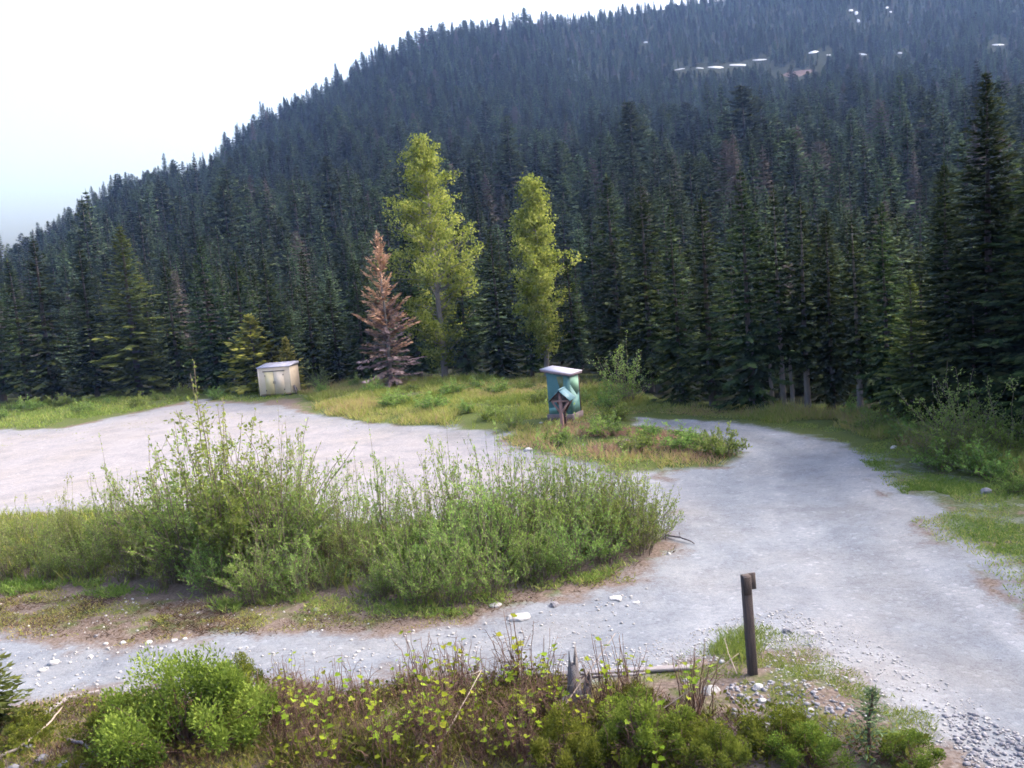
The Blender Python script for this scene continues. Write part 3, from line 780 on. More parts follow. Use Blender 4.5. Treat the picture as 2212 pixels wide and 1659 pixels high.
part("painted_patch", MAT['aqua'], oh, lambda m: patch(m, [(-0.545, 1.72), (0.2, 1.12), (0.5, 1.32), (0.5, 0.30), (-0.545, 0.30)], 'side'), "aqua painted field")
def _oroof(m):
    V = np.array([(-OW / 2 - 0.22, -OD / 2 - 0.18, 2.265), (OW / 2 + 0.13, -OD / 2 - 0.18, 2.265), (OW / 2 + 0.13, OD / 2 + 0.16, 2.265), (-OW / 2 - 0.22, OD / 2 + 0.16, 2.265)])
    V[:, 2] += 0.02 - V[:, 0] * 0.17
    T = V + np.array([0, 0, 0.105])
    m.add(np.vstack([V, T]), np.array([(0, 3, 2, 1), (0, 1, 5, 4), (1, 2, 6, 5), (2, 3, 7, 6), (3, 0, 4, 7), (4, 5, 6, 7)]))
orf = part("roof", MAT['fascia'], oh, _oroof)
def _osheet(m):
    V = np.array([(-OW / 2 - 0.24, -OD / 2 - 0.20, 2.373), (OW / 2 + 0.15, -OD / 2 - 0.20, 2.373), (OW / 2 + 0.15, OD / 2 + 0.18, 2.373), (-OW / 2 - 0.24, OD / 2 + 0.18, 2.373)])
    V[:, 2] += 0.02 - V[:, 0] * 0.17
    m.add(np.vstack([V, V + np.array([0, 0, 0.025])]), np.array([(0, 3, 2, 1), (0, 1, 5, 4), (1, 2, 6, 5), (2, 3, 7, 6), (3, 0, 4, 7), (4, 5, 6, 7)]))
part("roof_sheet", MAT['lavender'], orf, _osheet)
part("corner_post", MAT['darkwood'], oh, lambda m: m.box((OW / 2 + 0.012, OD / 2 - 0.03, 0.28 + OH / 2), (0.03, 0.07, OH - 0.02)))
part("vent_pipe", MAT['darkmetal'], oh, lambda m: m.tube([(-0.3, OD / 2 + 0.07, 0.3), (-0.3, OD / 2 + 0.07, 2.2)], 0.05, 10))

# sign kiosk -------------------------------------------------------
x, y, z = site(1219, 926)
az0 = math.atan2(x, y)
ki = thing("notice_kiosk", "small gabled wooden notice kiosk with blue metal roof before the outhouse", "kiosk", (x, y, z), -az0 + math.radians(-17))
KH, KW, KL = 1.86, 0.98, 1.05       # ridge along local Y
for k, yy in enumerate((-0.30, 0.30)):
    mt = MAT['pinkwood'] if k == 0 else MAT['darkwood']
    po = bevel(part("post", mt, ki, lambda m: m.box((0, yy, 0.70), (0.15 if k == 0 else 0.11, 0.12, 1.55))))
    part("tie_beam", mt, ki, lambda m: m.box((0, yy - 0.07, 1.36), (0.80, 0.05, 0.08)))
    part("king_post", mt, ki, lambda m: m.box((0, yy - 0.07, 1.56), (0.09, 0.045, 0.32)))
    for sg in (-1, 1):
        aa = sg * math.atan2(0.34, 0.52)
        part("brace", mt, ki, lambda m: m.box((sg * 0.21, yy, 1.06), (0.075, 0.09, 0.66), np.array([[math.cos(aa), 0, math.sin(aa)], [0, 1, 0], [-math.sin(aa), 0, math.cos(aa)]])))
        ra = sg * math.atan2(0.46, 0.49)
        part("rafter", MAT['darkwood'], ki, lambda m: m.box((sg * 0.25, yy - 0.07, 1.585), (0.66, 0.042, 0.06), np.array([[math.cos(ra), 0, math.sin(ra)], [0, 1, 0], [-math.sin(ra), 0, math.cos(ra)]])))
part("gable_shade", MAT['darkmetal'], ki, lambda m: m.add([(-0.40, -0.315, 1.40), (0.40, -0.315, 1.40), (0, -0.315, 1.80), (-0.40, -0.29, 1.40), (0.40, -0.29, 1.40), (0, -0.29, 1.80)], [np.array([(0, 1, 2), (3, 5, 4)]), np.array([(0, 3, 4, 1), (1, 4, 5, 2), (2, 5, 3, 0)])]))  # dark sheet put in for the shade inside the gable
part("notice_board", MAT['stick_dark'], ki, lambda m: m.box((0, 0.0, 1.12), (0.34, 0.04, 0.34)))
for sg in (-1, 1):
    ra = sg * math.atan2(0.46, 0.49)
    part("roof_panel", MAT['bluemetal'], ki, lambda m: m.box((sg * 0.262, 0, 1.633), (0.73, KL, 0.022), np.array([[math.cos(ra), 0, math.sin(ra)], [0, 1, 0], [-math.sin(ra), 0, math.cos(ra)]])))
part("ridge_cap", MAT['bluemetal'], ki, lambda m: m.box((0, 0, 1.90), (0.10, KL + 0.02, 0.03)))

# roadside post ----------------------------------------------------
x, y, z = site(1626, 1456)
hp = tall(1626, 1456, 1241)
po = thing("wooden_post", "dark brown wooden post with small board near its top beside the road", "post", (x, y, z), math.radians(8))
po.rotation_euler[1] = math.radians(-1.0)
bevel(part("shaft", MAT['post'], po, lambda m: m.box((0, 0, hp / 2 - 0.1), (0.15, 0.13, hp + 0.2))), 0.015)
bevel(part("sign_board", MAT['post'], po, lambda m: m.box((0.125, 0.086, hp - 0.16), (0.16, 0.035, 0.29))), 0.008)
bevel(part("front_plate", MAT['post'], po, lambda m: m.box((-0.014, -0.08, hp - 0.17), (0.135, 0.025, 0.31))), 0.006)

# plank, stump, sticks ---------------------------------------------
def lying(name, label, cat, pts, rad, mat, sides=7, lift=None, group=None, flatb=False, twigs=0, seed=0):
    """branch or plank following ground points given as plan marks; pts (u, v, height above ground)"""
    W = []
    for u, v, h in pts:
        x, y, z = site(u, v); W.append((x, y, z + h))
    W = np.array(W); c = W[0].copy()
    rg = np.random.RandomState(seed)
    t = np.linspace(0, 1, max(6, len(W) * 3)); k = np.linspace(0, 1, len(W))
    Q = np.stack([np.interp(t, k, W[:, i]) for i in range(3)], 1) - c
    Q += rg.randn(*Q.shape) * rad * 0.25
    m = MB()
    m.tube(Q, np.linspace(rad, rad * 0.45, len(Q)), sides)
    for w in range(twigs):
        i = rg.randint(1, len(Q)); d = rg.randn(3); d[2] = abs(d[2]) * 0.5
        e = Q[i] + d * 0.22
        m.tube([Q[i], (Q[i] + e) / 2 + rg.randn(3) * 0.02, e], [rad * 0.4, rad * 0.3, rad * 0.15], 4)
    return tag(obj(name, m.mesh(name, mat, smooth=True), None, tuple(c)), label, cat, group)

xa, ya, za = site(1192, 1466); xb, yb, zb = site(1502, 1446)
L = math.hypot(xb - xa, yb - ya)
pl = thing("grey_plank", "long pale grey plank lying on the gravel left of the wooden post", "plank", ((xa + xb) / 2, (ya + yb) / 2, (za + zb) / 2 + 0.04), math.atan2(yb - ya, xb - xa))
bevel(part("board", MAT['plank'], pl, lambda m: m.box((0, 0, 0.02), (L, 0.14, 0.06))), 0.01)
bevel(part("board", MAT['plank'], pl, lambda m: m.box((-L * 0.16, -0.10, -0.015), (L * 0.62, 0.055, 0.06))), 0.01)

x, y, z = site(1240, 1520)
sn = thing("broken_stump", "weathered grey broken stump standing among the brambles", "stump", (x, y, z))
def _snag(seed, bx, by, h, w, lean):
    def f(m):
        rg = np.random.RandomState(seed); n = 9; k = 9
        an = np.linspace(0, 6.283, k, endpoint=False); zz = np.linspace(-0.1, h, n)
        rad = np.interp(zz / h, [-0.2, 0, 0.3, 0.75, 1.0], [1.4, 1.25, 0.85, 0.62, 0.42]) * w
        V = []
        for i in range(n):
            rr_ = rad[i] * (1 + 0.25 * np.sin(an * 3 + seed) + 0.1 * rg.randn(k))
            V.append(np.stack([bx + lean * zz[i] + rr_ * np.cos(an), by + 0.8 * rr_ * np.sin(an), zz[i] + np.where(np.sin(an * 2 + seed) > 0.2, 0.12, -0.10) * (1.0 if i == n - 1 else 0.4 if i == n - 2 else 0.0) + rg.randn(k) * (0.05 if i == n - 1 else 0.0)], 1))
        V = np.concatenate(V)
        i = np.arange(n - 1)[:, None] * k; j = np.arange(k)[None]; j2 = (j + 1) % k
        m.add(V, [np.stack([i + j, i + j2, i + k + j2, i + k + j], -1).reshape(-1, 4), np.array([[(n - 1) * k + q for q in range(k)]])])
    return f
part("split_trunk", MAT['deadwood'], sn, _snag(1, 0.0, 0.0, 0.80, 0.13, 0.04))
part("split_trunk", MAT['deadwood'], sn, _snag(2, 0.16, -0.06, 0.45, 0.10, 0.22))
part("root", MAT['deadwood'], sn, lambda m: m.tube([(0, 0, 0.18), (-0.15, -0.12, 0.12), (-0.35, -0.2, 0.02), (-0.5, -0.25, -0.05)], [0.09, 0.08, 0.06, 0.03], 7))
part("root", MAT['deadwood'], sn, lambda m: m.tube([(0.05, 0, 0.2), (0.25, -0.18, 0.1), (0.42, -0.22, 0.0), (0.5, -0.25, -0.06)], [0.08, 0.07, 0.05, 0.03], 7))

lying("bleached_branch", "pale bleached branch lying at the bottom left corner", "branch", [(-30, 1652, 0.05), (50, 1630, 0.14), (110, 1588, 0.22), (140, 1562, 0.3)], 0.028, MAT['stick'], seed=1)
lying("arched_branch", "dark grey branch arching over the stones at the lower left", "branch", [(150, 1606, 0.08), (185, 1625, 0.14), (235, 1665, 0.06)], 0.03, MAT['stick_dark'], seed=2)
lying("arched_branch", "grey branch curving down beside the stones under the leafy shrub", "branch", [(262, 1590, 0.10), (310, 1590, 0.18), (350, 1620, 0.16), (378, 1668, 0.05)], 0.026, MAT['stick_dark'], seed=3)
lying("dead_stick", "long pale dead stick slanting up through the brambles", "stick", [(920, 1668, 0.05), (985, 1590, 0.28), (1045, 1515, 0.55)], 0.017, MAT['stick'], seed=4, twigs=3)
lying("dead_stick", "thin brown dead stick slanting towards the grey stump", "stick", [(1150, 1640, 0.08), (1230, 1560, 0.35), (1335, 1455, 0.75)], 0.012, MAT['stick'], seed=5, twigs=4)
lying("dead_stick", "dead stick leaning over the bright shrubs right of the stump", "stick", [(1360, 1610, 0.2), (1480, 1560, 0.45), (1600, 1500, 0.7)], 0.011, MAT['stick'], seed=6, twigs=4)
lying("dead_stick", "short dead stick slanting below the leafy brambles at left centre", "stick", [(790, 1640, 0.05), (850, 1575, 0.3)], 0.014, MAT['stick'], seed=8, twigs=2)
lying("fallen_branch", "dark fallen branch on the gravel at the right end of the thicket", "branch", [(1440, 1160, 0.05), (1470, 1168, 0.10), (1500, 1176, 0.03)], 0.035, MAT['stick_dark'], seed=7, twigs=2)
lying("small_log", "short grey log lying on the bank left of the bramble patch", "log", [(95, 1548, 0.05), (150, 1518, 0.08), (215, 1498, 0.05)], 0.05, MAT['deadwood'], seed=9)
lying("dead_stick", "dead twig sticking out of the weeds at the foot of the wooden post", "stick", [(1592, 1462, 0.05), (1575, 1440, 0.25), (1568, 1425, 0.4)], 0.012, MAT['stick'], seed=10)

# ------------------------------------------------------------------ forest edge: single trees
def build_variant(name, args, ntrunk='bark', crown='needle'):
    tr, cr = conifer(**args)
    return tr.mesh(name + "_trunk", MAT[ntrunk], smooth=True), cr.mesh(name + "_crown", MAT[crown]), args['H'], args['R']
VAR = {
    'full': build_variant("full_spruce", dict(seed=11, H=14, R=2.5, base=0.05)),
    'full2': build_variant("broad_spruce", dict(seed=12, H=14, R=2.3, base=0.08, power=0.85)),
    'slim': build_variant("slim_spruce", dict(seed=13, H=14, R=1.7, base=0.10, power=0.9)),
    'bare': build_variant("bare_stemmed_spruce", dict(seed=14, H=14, R=2.0, base=0.24, sparse=0.05), 'bark_pale'),
    'ragged': build_variant("ragged_spruce", dict(seed=15, H=14, R=2.3, base=0.10, sparse=0.12, spacing=0.45), 'bark'),
    'yellow': build_variant("yellow_fir", dict(seed=16, H=14, R=2.5, base=0.05, asc=6), 'bark', 'needle_yellow'),
    'giant': build_variant("giant_spruce", dict(seed=18, H=22, R=3.6, base=0.04, spacing=0.40, power=0.9)),
    'young': build_variant("young_fir", dict(seed=17, H=4, R=1.35, base=0.05, asc=14, spacing=0.22), 'bark', 'needle_young'),
}
placed = []
rnd = random.Random(3)
def edge_tree(u, v, vtop, wpx, kind, label, group="conifers along the forest edge"):
    x, y, z = site(u, v)
    h = tall(u, v, vtop); w = px_size(u, v, wpx)
    tm, cm, H, R = VAR[kind]
    sc = h / H; sw = w / (2 * R) * 1.28
    sw = max(min(sw, sc * 1.6), sc * 0.55)
    t = thing("conifer_tree", label, "tree", (x, y, z), rnd.random() * 6.28, (sw, sw, sc), group)
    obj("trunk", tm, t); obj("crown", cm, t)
    placed.append((x, y, w / 2))
    return t

E = [  # base u, base v, top v, crown width px, kind, label
    (8, 866, 532, 95, 'slim', "dark conifer cut by the left edge of the photo, at the forest edge"),
    (118, 870, 516, 150, 'ragged', "grey-stemmed ragged conifer, second from the left at the forest edge"),
    (62, 864, 560, 90, 'slim', "short dark conifer between the two leftmost forest-edge trees"),
    (212, 860, 536, 115, 'full2', "dark conifer just left of the big yellowish fir"),
    (302, 852, 486, 190, 'yellow', "big full yellowish green fir at the left forest edge"),
    (392, 846, 540, 95, 'ragged', "ragged conifer just right of the big yellowish fir"),
    (472, 842, 516, 120, 'full', "tall full conifer, second right of the big yellowish fir"),
    (540, 838, 548, 90, 'slim', "slim conifer rising behind the left end of the cream shed"),
    (604, 837, 556, 110, 'full2', "dark conifer rising straight behind the cream shed"),
    (682, 832, 540, 66, 'slim', "very narrow dark conifer just right of the cream shed"),
    (735, 828, 600, 95, 'full', "shorter dark conifer midway between the shed and the orange dead tree"),
    (790, 826, 556, 95, 'full2', "dark conifer touching the left side of the orange dead tree"),
    (906, 818, 468, 125, 'full2', "tall dark conifer between the orange dead tree and the big poplar"),
    (1012, 815, 566, 120, 'ragged', "dark conifer behind the right side of the big poplar"),
    (1086, 814, 492, 125, 'full', "dark brownish conifer midway between the two yellow-green poplars"),
    (1150, 812, 600, 90, 'slim', "shorter dark conifer at the left foot of the smaller poplar"),
    (1246, 812, 560, 95, 'slim', "narrow dark conifer just right of the smaller poplar"),
    (1342, 812, 376, 170, 'ragged', "tall conifer with a visible pale stem, behind the willow by the outhouse"),
    (1408, 846, 398, 130, 'full2', "tall dark conifer where the road disappears behind the island"),
    (1474, 866, 448, 120, 'full', "dark conifer above the far end of the road"),
    (1542, 876, 424, 120, 'slim', "slim dark conifer, second right of the road's far end"),
    (1626, 886, 366, 165, 'full', "tallest conifer above the road bend, pointed dark crown"),
    (1692, 886, 408, 110, 'bare', "conifer with a bare lower stem, just right of the tallest above the road bend"),
    (1746, 886, 430, 120, 'bare', "conifer with a long bare violet-grey stem right of the road bend"),
    (1802, 886, 448, 110, 'full2', "dark conifer between the bare grey stem and the pale sunlit stem"),
    (1858, 892, 470, 115, 'bare', "conifer with a pale sunlit stem at the right forest edge"),
    (1922, 904, 436, 120, 'full', "dark conifer just right of the pale sunlit stem"),
    (1972, 920, 585, 130, 'yellow', "lighter green conifer above the right-hand verge"),
    (2052, 934, 352, 190, 'giant', "dark conifer left of the tallest tree on the right"),
    (2140, 950, 150, 270, 'giant', "tallest dark conifer in the photo, near the right edge"),
    (2250, 968, 235, 260, 'giant', "very large dark conifer cut by the right edge of the photo"),
    (2350, 985, 120, 280, 'giant', "huge dark conifer whose branches reach in at the right edge"),
    (2105, 955, 640, 150, 'full', "small dark conifer at the foot of the tallest right-hand tree"),
]
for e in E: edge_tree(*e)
edge_tree(556, 846, 680, 120, 'young', "small yellow-green fir behind the left side of the cream shed", "young firs behind the shed")
edge_tree(630, 843, 728, 60, 'young', "smallest yellow-green fir, peeking over the shed roof's right end", "young firs behind the shed")
edge_tree(592, 841, 742, 95, 'young', "low yellow-green fir peeking over the middle of the shed roof", "young firs behind the shed")

# bare dead stems in the wood
for u, v, vt, lb in [(1668, 885, 786, "thin grey dead stem left of the bare violet-grey conifer stem"), (1712, 886, 770, "thin pale dead stem just left of the bare violet-grey conifer stem"), (1650, 884, 850, "short broken pale stump at the forest edge right of the road bend")]:
    x, y, z = site(u, v); h = tall(u, v, vt); m = MB()
    m.tube([(0, 0, -0.2), (0.03, 0, h * 0.35), (-0.02, 0.02, h * 0.7), (0.0, 0, h)], [0.11, 0.10, 0.085, 0.06], 7)
    for q in range(5):
        a = rnd.random() * 6.28; zz = h * rnd.uniform(0.4, 0.95)
        m.tube([(0, 0, zz), (0.25 * math.cos(a), 0.25 * math.sin(a), zz + 0.04)], [0.02, 0.008], 4)
    tag(obj("dead_tree", m.mesh("dead_tree", MAT['bark_pale'], smooth=True), None, (x, y, z)), lb, "dead tree", "dead stems at the right forest edge")

# orange dead conifer
x, y, z = site(848, 836); h = tall(848, 836, 500)
dt = thing("dead_conifer", "dead conifer with orange-brown needles, left of the big poplar", "tree", (x, y, z), 0.6)
rw = px_size(848, 836, 70)
tr, cr = conifer(seed=31, H=h, R=rw, base=0.20, asc=34, spacing=0.40, sparse=0.52, power=0.7, sag=0.0, spray=0.75)
obj("trunk", tr.mesh("dead_trunk", MAT['bark_pale'], smooth=True), dt); obj("crown", cr.mesh("dead_crown", MAT['needle_dead']), dt)
tr2, cr2 = conifer(seed=32, H=h * 0.52, R=rw * 1.05, base=0.08, asc=8, spacing=0.34, sparse=0.35, power=0.35, sag=0.1, spray=0.6)
obj("bare_twigs", cr2.mesh("bare_twigs", MAT['twig_grey']), dt)
placed.append((x, y, rw))

# poplars
for (u, v, vt, wp, seed, lb) in [(962, 820, 288, 138, 41, "tall bright yellow-green poplar in the middle of the forest edge"), (1182, 812, 384, 88, 44, "smaller slender yellow-green poplar behind the outhouse")]:
    x, y, z = site(u, v); h = tall(u, v, vt); R = px_size(u, v, wp)
    t = thing("poplar_tree", lb, "tree", (x, y, z), 0.3)
    tr, cr = poplar(seed, h, R, 0.05 if seed == 41 else 0.10)
    obj("trunk", tr.mesh("poplar_trunk", MAT['bark_pale'], smooth=True), t); obj("crown", cr.mesh("poplar_crown", MAT['poplar']), t)
    placed.append((x, y, R * 0.8))

# ------------------------------------------------------------------ forest behind and up the mountain
FAR = []
for k, a in enumerate([dict(seed=51, H=15, R=1.9, base=0.06, spacing=0.62, spray=1.7), dict(seed=52, H=15, R=1.55, base=0.10, spacing=0.62, spray=1.7, power=0.85), dict(seed=53, H=15, R=2.2, base=0.05, spacing=0.66, spray=1.8, power=1.1),
                       dict(seed=54, H=15, R=1.75, base=0.14, spacing=0.7, spray=1.6, sparse=0.2),
                       dict(seed=55, H=15, R=3.0, base=0.05, spacing=0.7, spray=1.9, sparse=0.12, power=0.7), dict(seed=56, H=15, R=2.4, base=0.08, spacing=0.62, spray=1.5, power=0.62, asc=-6, sag=0.2)]):
    tr, cr = conifer(**a)
    m = MB()
    m.add(np.concatenate(tr.V), [f for f in tr.F], mi=1)
    m.add(np.concatenate(cr.V), [f for f in cr.F], tint=np.concatenate(cr.T), mi=0)
    FAR.append(m.mesh("mountain_conifer", [MAT['needle_far'], MAT['bark']]))

SNOW = [(1356, 238, 6, 11), (1366, 256, 10, 13), (1470, 151, 26, 4), (1512, 149, 18, 4), (1548, 147, 34, 6), (1596, 141, 40, 6), (1640, 131, 30, 4), (1758, 114, 22, 9), (1790, 121, 12, 5), (1862, 118, 16, 5), (1944, 116, 9, 6),
        (1838, 24, 10, 6), (1850, 30, 8, 10), (1854, 46, 6, 10), (1916, 18, 6, 7), (1924, 27, 5, 5), (2155, 98, 26, 4), (1395, 92, 10, 5)]
clear = []
snowpts = []
for u, v, w, h in SNOW:
    p = slope_hit(u, v); d = float((p - CP) @ _f)
    snowpts.append((p, w * d / FPX, h * d / FPX)); clear.append((p[0], p[1], 0.5 * w * d / FPX + 1.5, 26))
for u, v in [(1690, 152), (1720, 158), (1750, 152), (1705, 168), (1735, 172)]:
    p = slope_hit(u, v); clear.append((p[0], p[1], 7, 26))
clear = np.array(clear)

rg = np.random.RandomState(77)
pts = []
r = 26.0
while r < 880:
    sp = np.interp(r, [30, 90, 200, 400, 700], [3.0, 3.6, 4.7, 5.4, 5.8])
    n = int(1.5 * r / sp)
    a = -0.75 + 1.5 * (np.arange(n) + rg.rand(n)) / n
    rr_ = r + rg.uniform(-0.5, 0.5, n) * sp
    pts.append(np.stack([a, rr_], 1)); r += sp
pts = np.concatenate(pts)
az, rr_ = pts[:, 0], pts[:, 1]
px_, py_ = rr_ * np.sin(az), rr_ * np.cos(az)
keep = (rr_ > edge_range(az) + 2.8) & (rr_ < ridge_range(az) * 1.04)
keep &= (np.abs(az) < 0.66) | (rr_ < 150)
keep &= sdist(px_, py_, ROAD) < -3
for (tx, ty, tr_) in placed: keep &= np.hypot(px_ - tx, py_ - ty) > 1.3 + 0.35 * tr_
dens = fbm(px_ * 0.02, py_ * 0.02, 3)
keep &= ~((dens < -0.42) & (rr_ > 180) & (rg.rand(len(az)) < 0.5))
small = np.ones(len(az))
for (qx_, qy_, half, down) in clear:
    qr = math.hypot(qx_, qy_); qa = math.atan2(qx_, qy_)
    lat = np.abs((az - qa) * rr_); dr = qr - rr_
    keep &= ~((lat < half) & (dr > -half * 0.6) & (dr < 7))
    small = np.where((lat < half * 1.1) & (dr >= 7) & (dr < down + 25), np.minimum(small, 0.25 + 0.5 * np.clip((dr - 12) / (down + 13), 0, 1)), small)
az, rr_, px_, py_, small = az[keep], rr_[keep], px_[keep], py_[keep], small[keep]
pz_ = ground_z_full(px_, py_)
hh = rg.uniform(7.5, 16.5, len(az)) * np.interp(rr_, [90, 180, 320, 480], [1.0, 1.25, 1.2, 0.9]) * (1 + 0.18 * fbm(px_ * 0.03, py_ * 0.03, 2))
# lower, younger growth on the upper right slope; valley-edge trees kept below the front row
young = sstep(0.02, 0.14, az) * sstep(260, 340, rr_)
hh *= 1 - 0.32 * young
hh *= np.interp(rr_ - edge_range(az), [0, 30, 60, 90], [0.62, 0.68, 0.85, 1.0])
hh *= small
hh *= np.interp(az, [-0.5, -0.28], [0.82, 1.0])
hh *= np.where((rg.rand(len(az)) < 0.07) & (rr_ > 150), 1.3, 1.0)
wid = hh / 15 * rg.uniform(0.85, 1.3, len(az)) * np.interp(rr_, [60, 150, 300], [1.05, 1.2, 1.4])
kind = rg.randint(0, 6, len(az)); rz = rg.rand(len(az)) * 6.283
uv = np.array([project((a, b, c + d * 0.8)) for a, b, c, d in zip(px_, py_, pz_, hh)])
inside = (uv[:, 0] > -15) & (uv[:, 0] < W0 + 15) & (uv[:, 1] > -10)
size = hh / rr_ * inside
order = np.argsort(-size)
single = set(order[:225].tolist())
bands = [(-1e9, 95, "the leftmost front trees"), (95, 240, "the grey-stemmed ragged conifer"), (240, 385, "the big yellowish fir"), (385, 505, "the full conifer left of the shed"), (505, 645, "the cream shed"), (645, 785, "the gap right of the shed"),
         (785, 890, "the orange dead tree"), (890, 1045, "the big poplar"), (1045, 1135, "the gap between the poplars"), (1135, 1255, "the smaller poplar"), (1255, 1385, "the willow right of the outhouse"), (1385, 1500, "the road's far end"),
         (1500, 1585, "the first slim trees above the road"), (1585, 1680, "the pointed tree above the road bend"), (1680, 1795, "the bare violet-grey stem"), (1795, 1905, "the pale sunlit stem"), (1905, 2015, "the lighter green conifer"), (2015, 2105, "the tree left of the tallest one"), (2105, 1e9, "the tallest tree at the right")]
first = {}
for i in order[:225]:
    u = uv[i, 0]
    for a, b, ph in bands:
        if a <= u < b: break
    near = "close" if rr_[i] - float(edge_range(az[i])) < 16 else "deeper"
    o = obj("forest_conifer", FAR[kind[i]], None, (px_[i], py_[i], pz_[i] - 0.1), rz[i], (wid[i], wid[i], hh[i] / 15))
    tag(o, ("second-row conifer close behind " if near == "close" else "deep-wood conifer rising behind ") + ph, "tree", ("second-row conifers behind " if near == "close" else "deep-wood conifers behind ") + ph)
    first.setdefault(kind[i], o)
idx = np.array([i for i in range(len(az)) if i not in single])
rx = np.random.RandomState(9); ex = rx.uniform(26, 60, 260); ey = rx.uniform(-15, 40, 260)  # forest carried on unseen at right, added to shade the trees in view
okx = (np.arctan2(ex, ey) > 0.74) & (sdist(ex, ey, ROAD) < -4) & (ex > 24 + 0.1 * ey)
ex, ey = ex[okx], ey[okx]
px_ = np.concatenate([px_, ex]); py_ = np.concatenate([py_, ey]); pz_ = np.concatenate([pz_, ground_z_full(ex, ey)])
rz = np.concatenate([rz, rx.rand(len(ex)) * 6.28]); hx = rx.uniform(12, 19, len(ex)); hh = np.concatenate([hh, hx]); wid = np.concatenate([wid, hx / 15]); kind = np.concatenate([kind, rx.randint(0, 6, len(ex))])
idx = np.concatenate([idx, np.arange(len(az), len(px_))])
me = bpy.data.meshes.new("mountain_forest")
me.vertices.add(len(idx)); me.vertices.foreach_set("co", np.stack([px_[idx], py_[idx], pz_[idx] - 0.2], 1).astype(np.float32).ravel())
for an, ty, key, arr in (("rot", 'FLOAT_VECTOR', "vector", np.stack([0 * rz[idx], 0 * rz[idx], rz[idx]], 1)), ("scl", 'FLOAT_VECTOR', "vector", np.stack([wid[idx], wid[idx], hh[idx] / 15], 1)), ("var", 'INT', "value", kind[idx])):
    a = me.attributes.new(an, ty, 'POINT'); a.data.foreach_set(key, arr.astype(np.int32 if ty == 'INT' else np.float32).ravel())
fo = tag(obj("mountain_forest", me), "dense dark conifer forest covering the mountainside", "forest", kind="stuff")
ng = bpy.data.node_groups.new("forest_scatter", 'GeometryNodeTree')
ng.interface.new_socket("Geometry", in_out='INPUT', socket_type='NodeSocketGeometry'); ng.interface.new_socket("Geometry", in_out='OUTPUT', socket_type='NodeSocketGeometry')
gi = ng.nodes.new("NodeGroupInput"); go = ng.nodes.new("NodeGroupOutput"); jn = ng.nodes.new("GeometryNodeJoinGeometry")
def named(n, t):
    a = ng.nodes.new("GeometryNodeInputNamedAttribute"); a.data_type = t; a.inputs["Name"].default_value = n
    return [s for s in a.outputs if s.enabled][0]
sr, ss, sv = named("rot", 'FLOAT_VECTOR'), named("scl", 'FLOAT_VECTOR'), named("var", 'INT')
for k in range(6):
    io = ng.nodes.new("GeometryNodeObjectInfo"); io.inputs["Object"].default_value = first[k]; io.transform_space = 'ORIGINAL'
    cm = ng.nodes.new("FunctionNodeCompare"); cm.data_type = 'INT'; cm.operation = 'EQUAL'
    ins = [s for s in cm.inputs if s.enabled]; ng.links.new(sv, ins[0]); ins[1].default_value = k
    ip = ng.nodes.new("GeometryNodeInstanceOnPoints")
    ng.links.new(gi.outputs[0], ip.inputs["Points"]); ng.links.new(cm.outputs[0], ip.inputs["Selection"]); ng.links.new(io.outputs["Geometry"], ip.inputs["Instance"])
    ng.links.new(sr, ip.inputs["Rotation"]); ng.links.new(ss, ip.inputs["Scale"]); ng.links.new(ip.outputs[0], jn.inputs[0])
ng.links.new(jn.outputs[0], go.inputs[0])
md = fo.modifiers.new("scatter", 'NODES'); md.node_group = ng
print("FOREST", len(az), "scattered", len(idx))

# snow lying on the slope and the bare road cut
for (p, w, h) in snowpts:
    rg2 = np.random.RandomState(int(abs(p[0]) * 7) % 9999); n = 22; rings = 5
    V = []; 
    an = np.linspace(0, 6.283, n, endpoint=False); sh = 1 + 0.6 * fbm(np.cos(an) * 2 + p[0], np.sin(an) * 2, 3)
    for k in range(rings + 1):
        f = k / rings
        lx = np.cos(an) * sh * f * w * 0.5; ly = np.sin(an) * sh * f * max(h * 1.3, w * 0.16)
        a0 = math.atan2(p[0], p[1])
        wx = p[0] + lx * math.cos(a0) + ly * math.sin(a0); wy = p[1] - lx * math.sin(a0) + ly * math.cos(a0)
        V.append(np.stack([wx - p[0], wy - p[1], ground_z_full(wx, wy) - p[2] + (0.15 + h * 0.3 * (1 - f ** 2)) * (1 if k < rings else 0) - (0.3 if k == rings else 0)], 1))
    i = np.arange(rings)[:, None] * n; j = np.arange(n)[None]; j2 = (j + 1) % n
    m = MB(); m.add(np.concatenate(V), np.stack([i + j, i + n + j, i + n + j2, i + j2], -1).reshape(-1, 4))
    tag(obj("snow_patch", m.mesh("snow_patch", MAT['snow'], smooth=True), None, tuple(p)), "small white snow patch lingering high on the forested slope", "snow patch", "snow patches on the mountain")
p = slope_hit(1725, 160)
V = []; n = 40; rings = 8; an = np.linspace(0, 6.283, n, endpoint=False); sh = 1 + 0.35 * fbm(np.cos(an) * 2.2, np.sin(an) * 2.2, 3)
dd = float((p - CP) @ _f) / FPX
for k in range(rings + 1):
    f = k / rings; a0 = math.atan2(p[0], p[1])
    lx = np.cos(an) * sh * f * 34 * dd; ly = np.sin(an) * sh * f * 20 * dd * 1.6
    wx = p[0] + lx * math.cos(a0) + ly * math.sin(a0); wy = p[1] - lx * math.sin(a0) + ly * math.cos(a0)
    V.append(np.stack([wx, wy, ground_z_full(wx, wy) + (0.35 if k < rings else -0.4) + 0.5 * fbm(wx * 0.3, wy * 0.3, 3) * (k < rings)], 1))
i = np.arange(rings)[:, None] * n; j = np.arange(n)[None]; j2 = (j + 1) % n
m = MB(); m.add(np.concatenate(V), np.stack([i + j, i + n + j, i + n + j2, i + j2], -1).reshape(-1, 4))
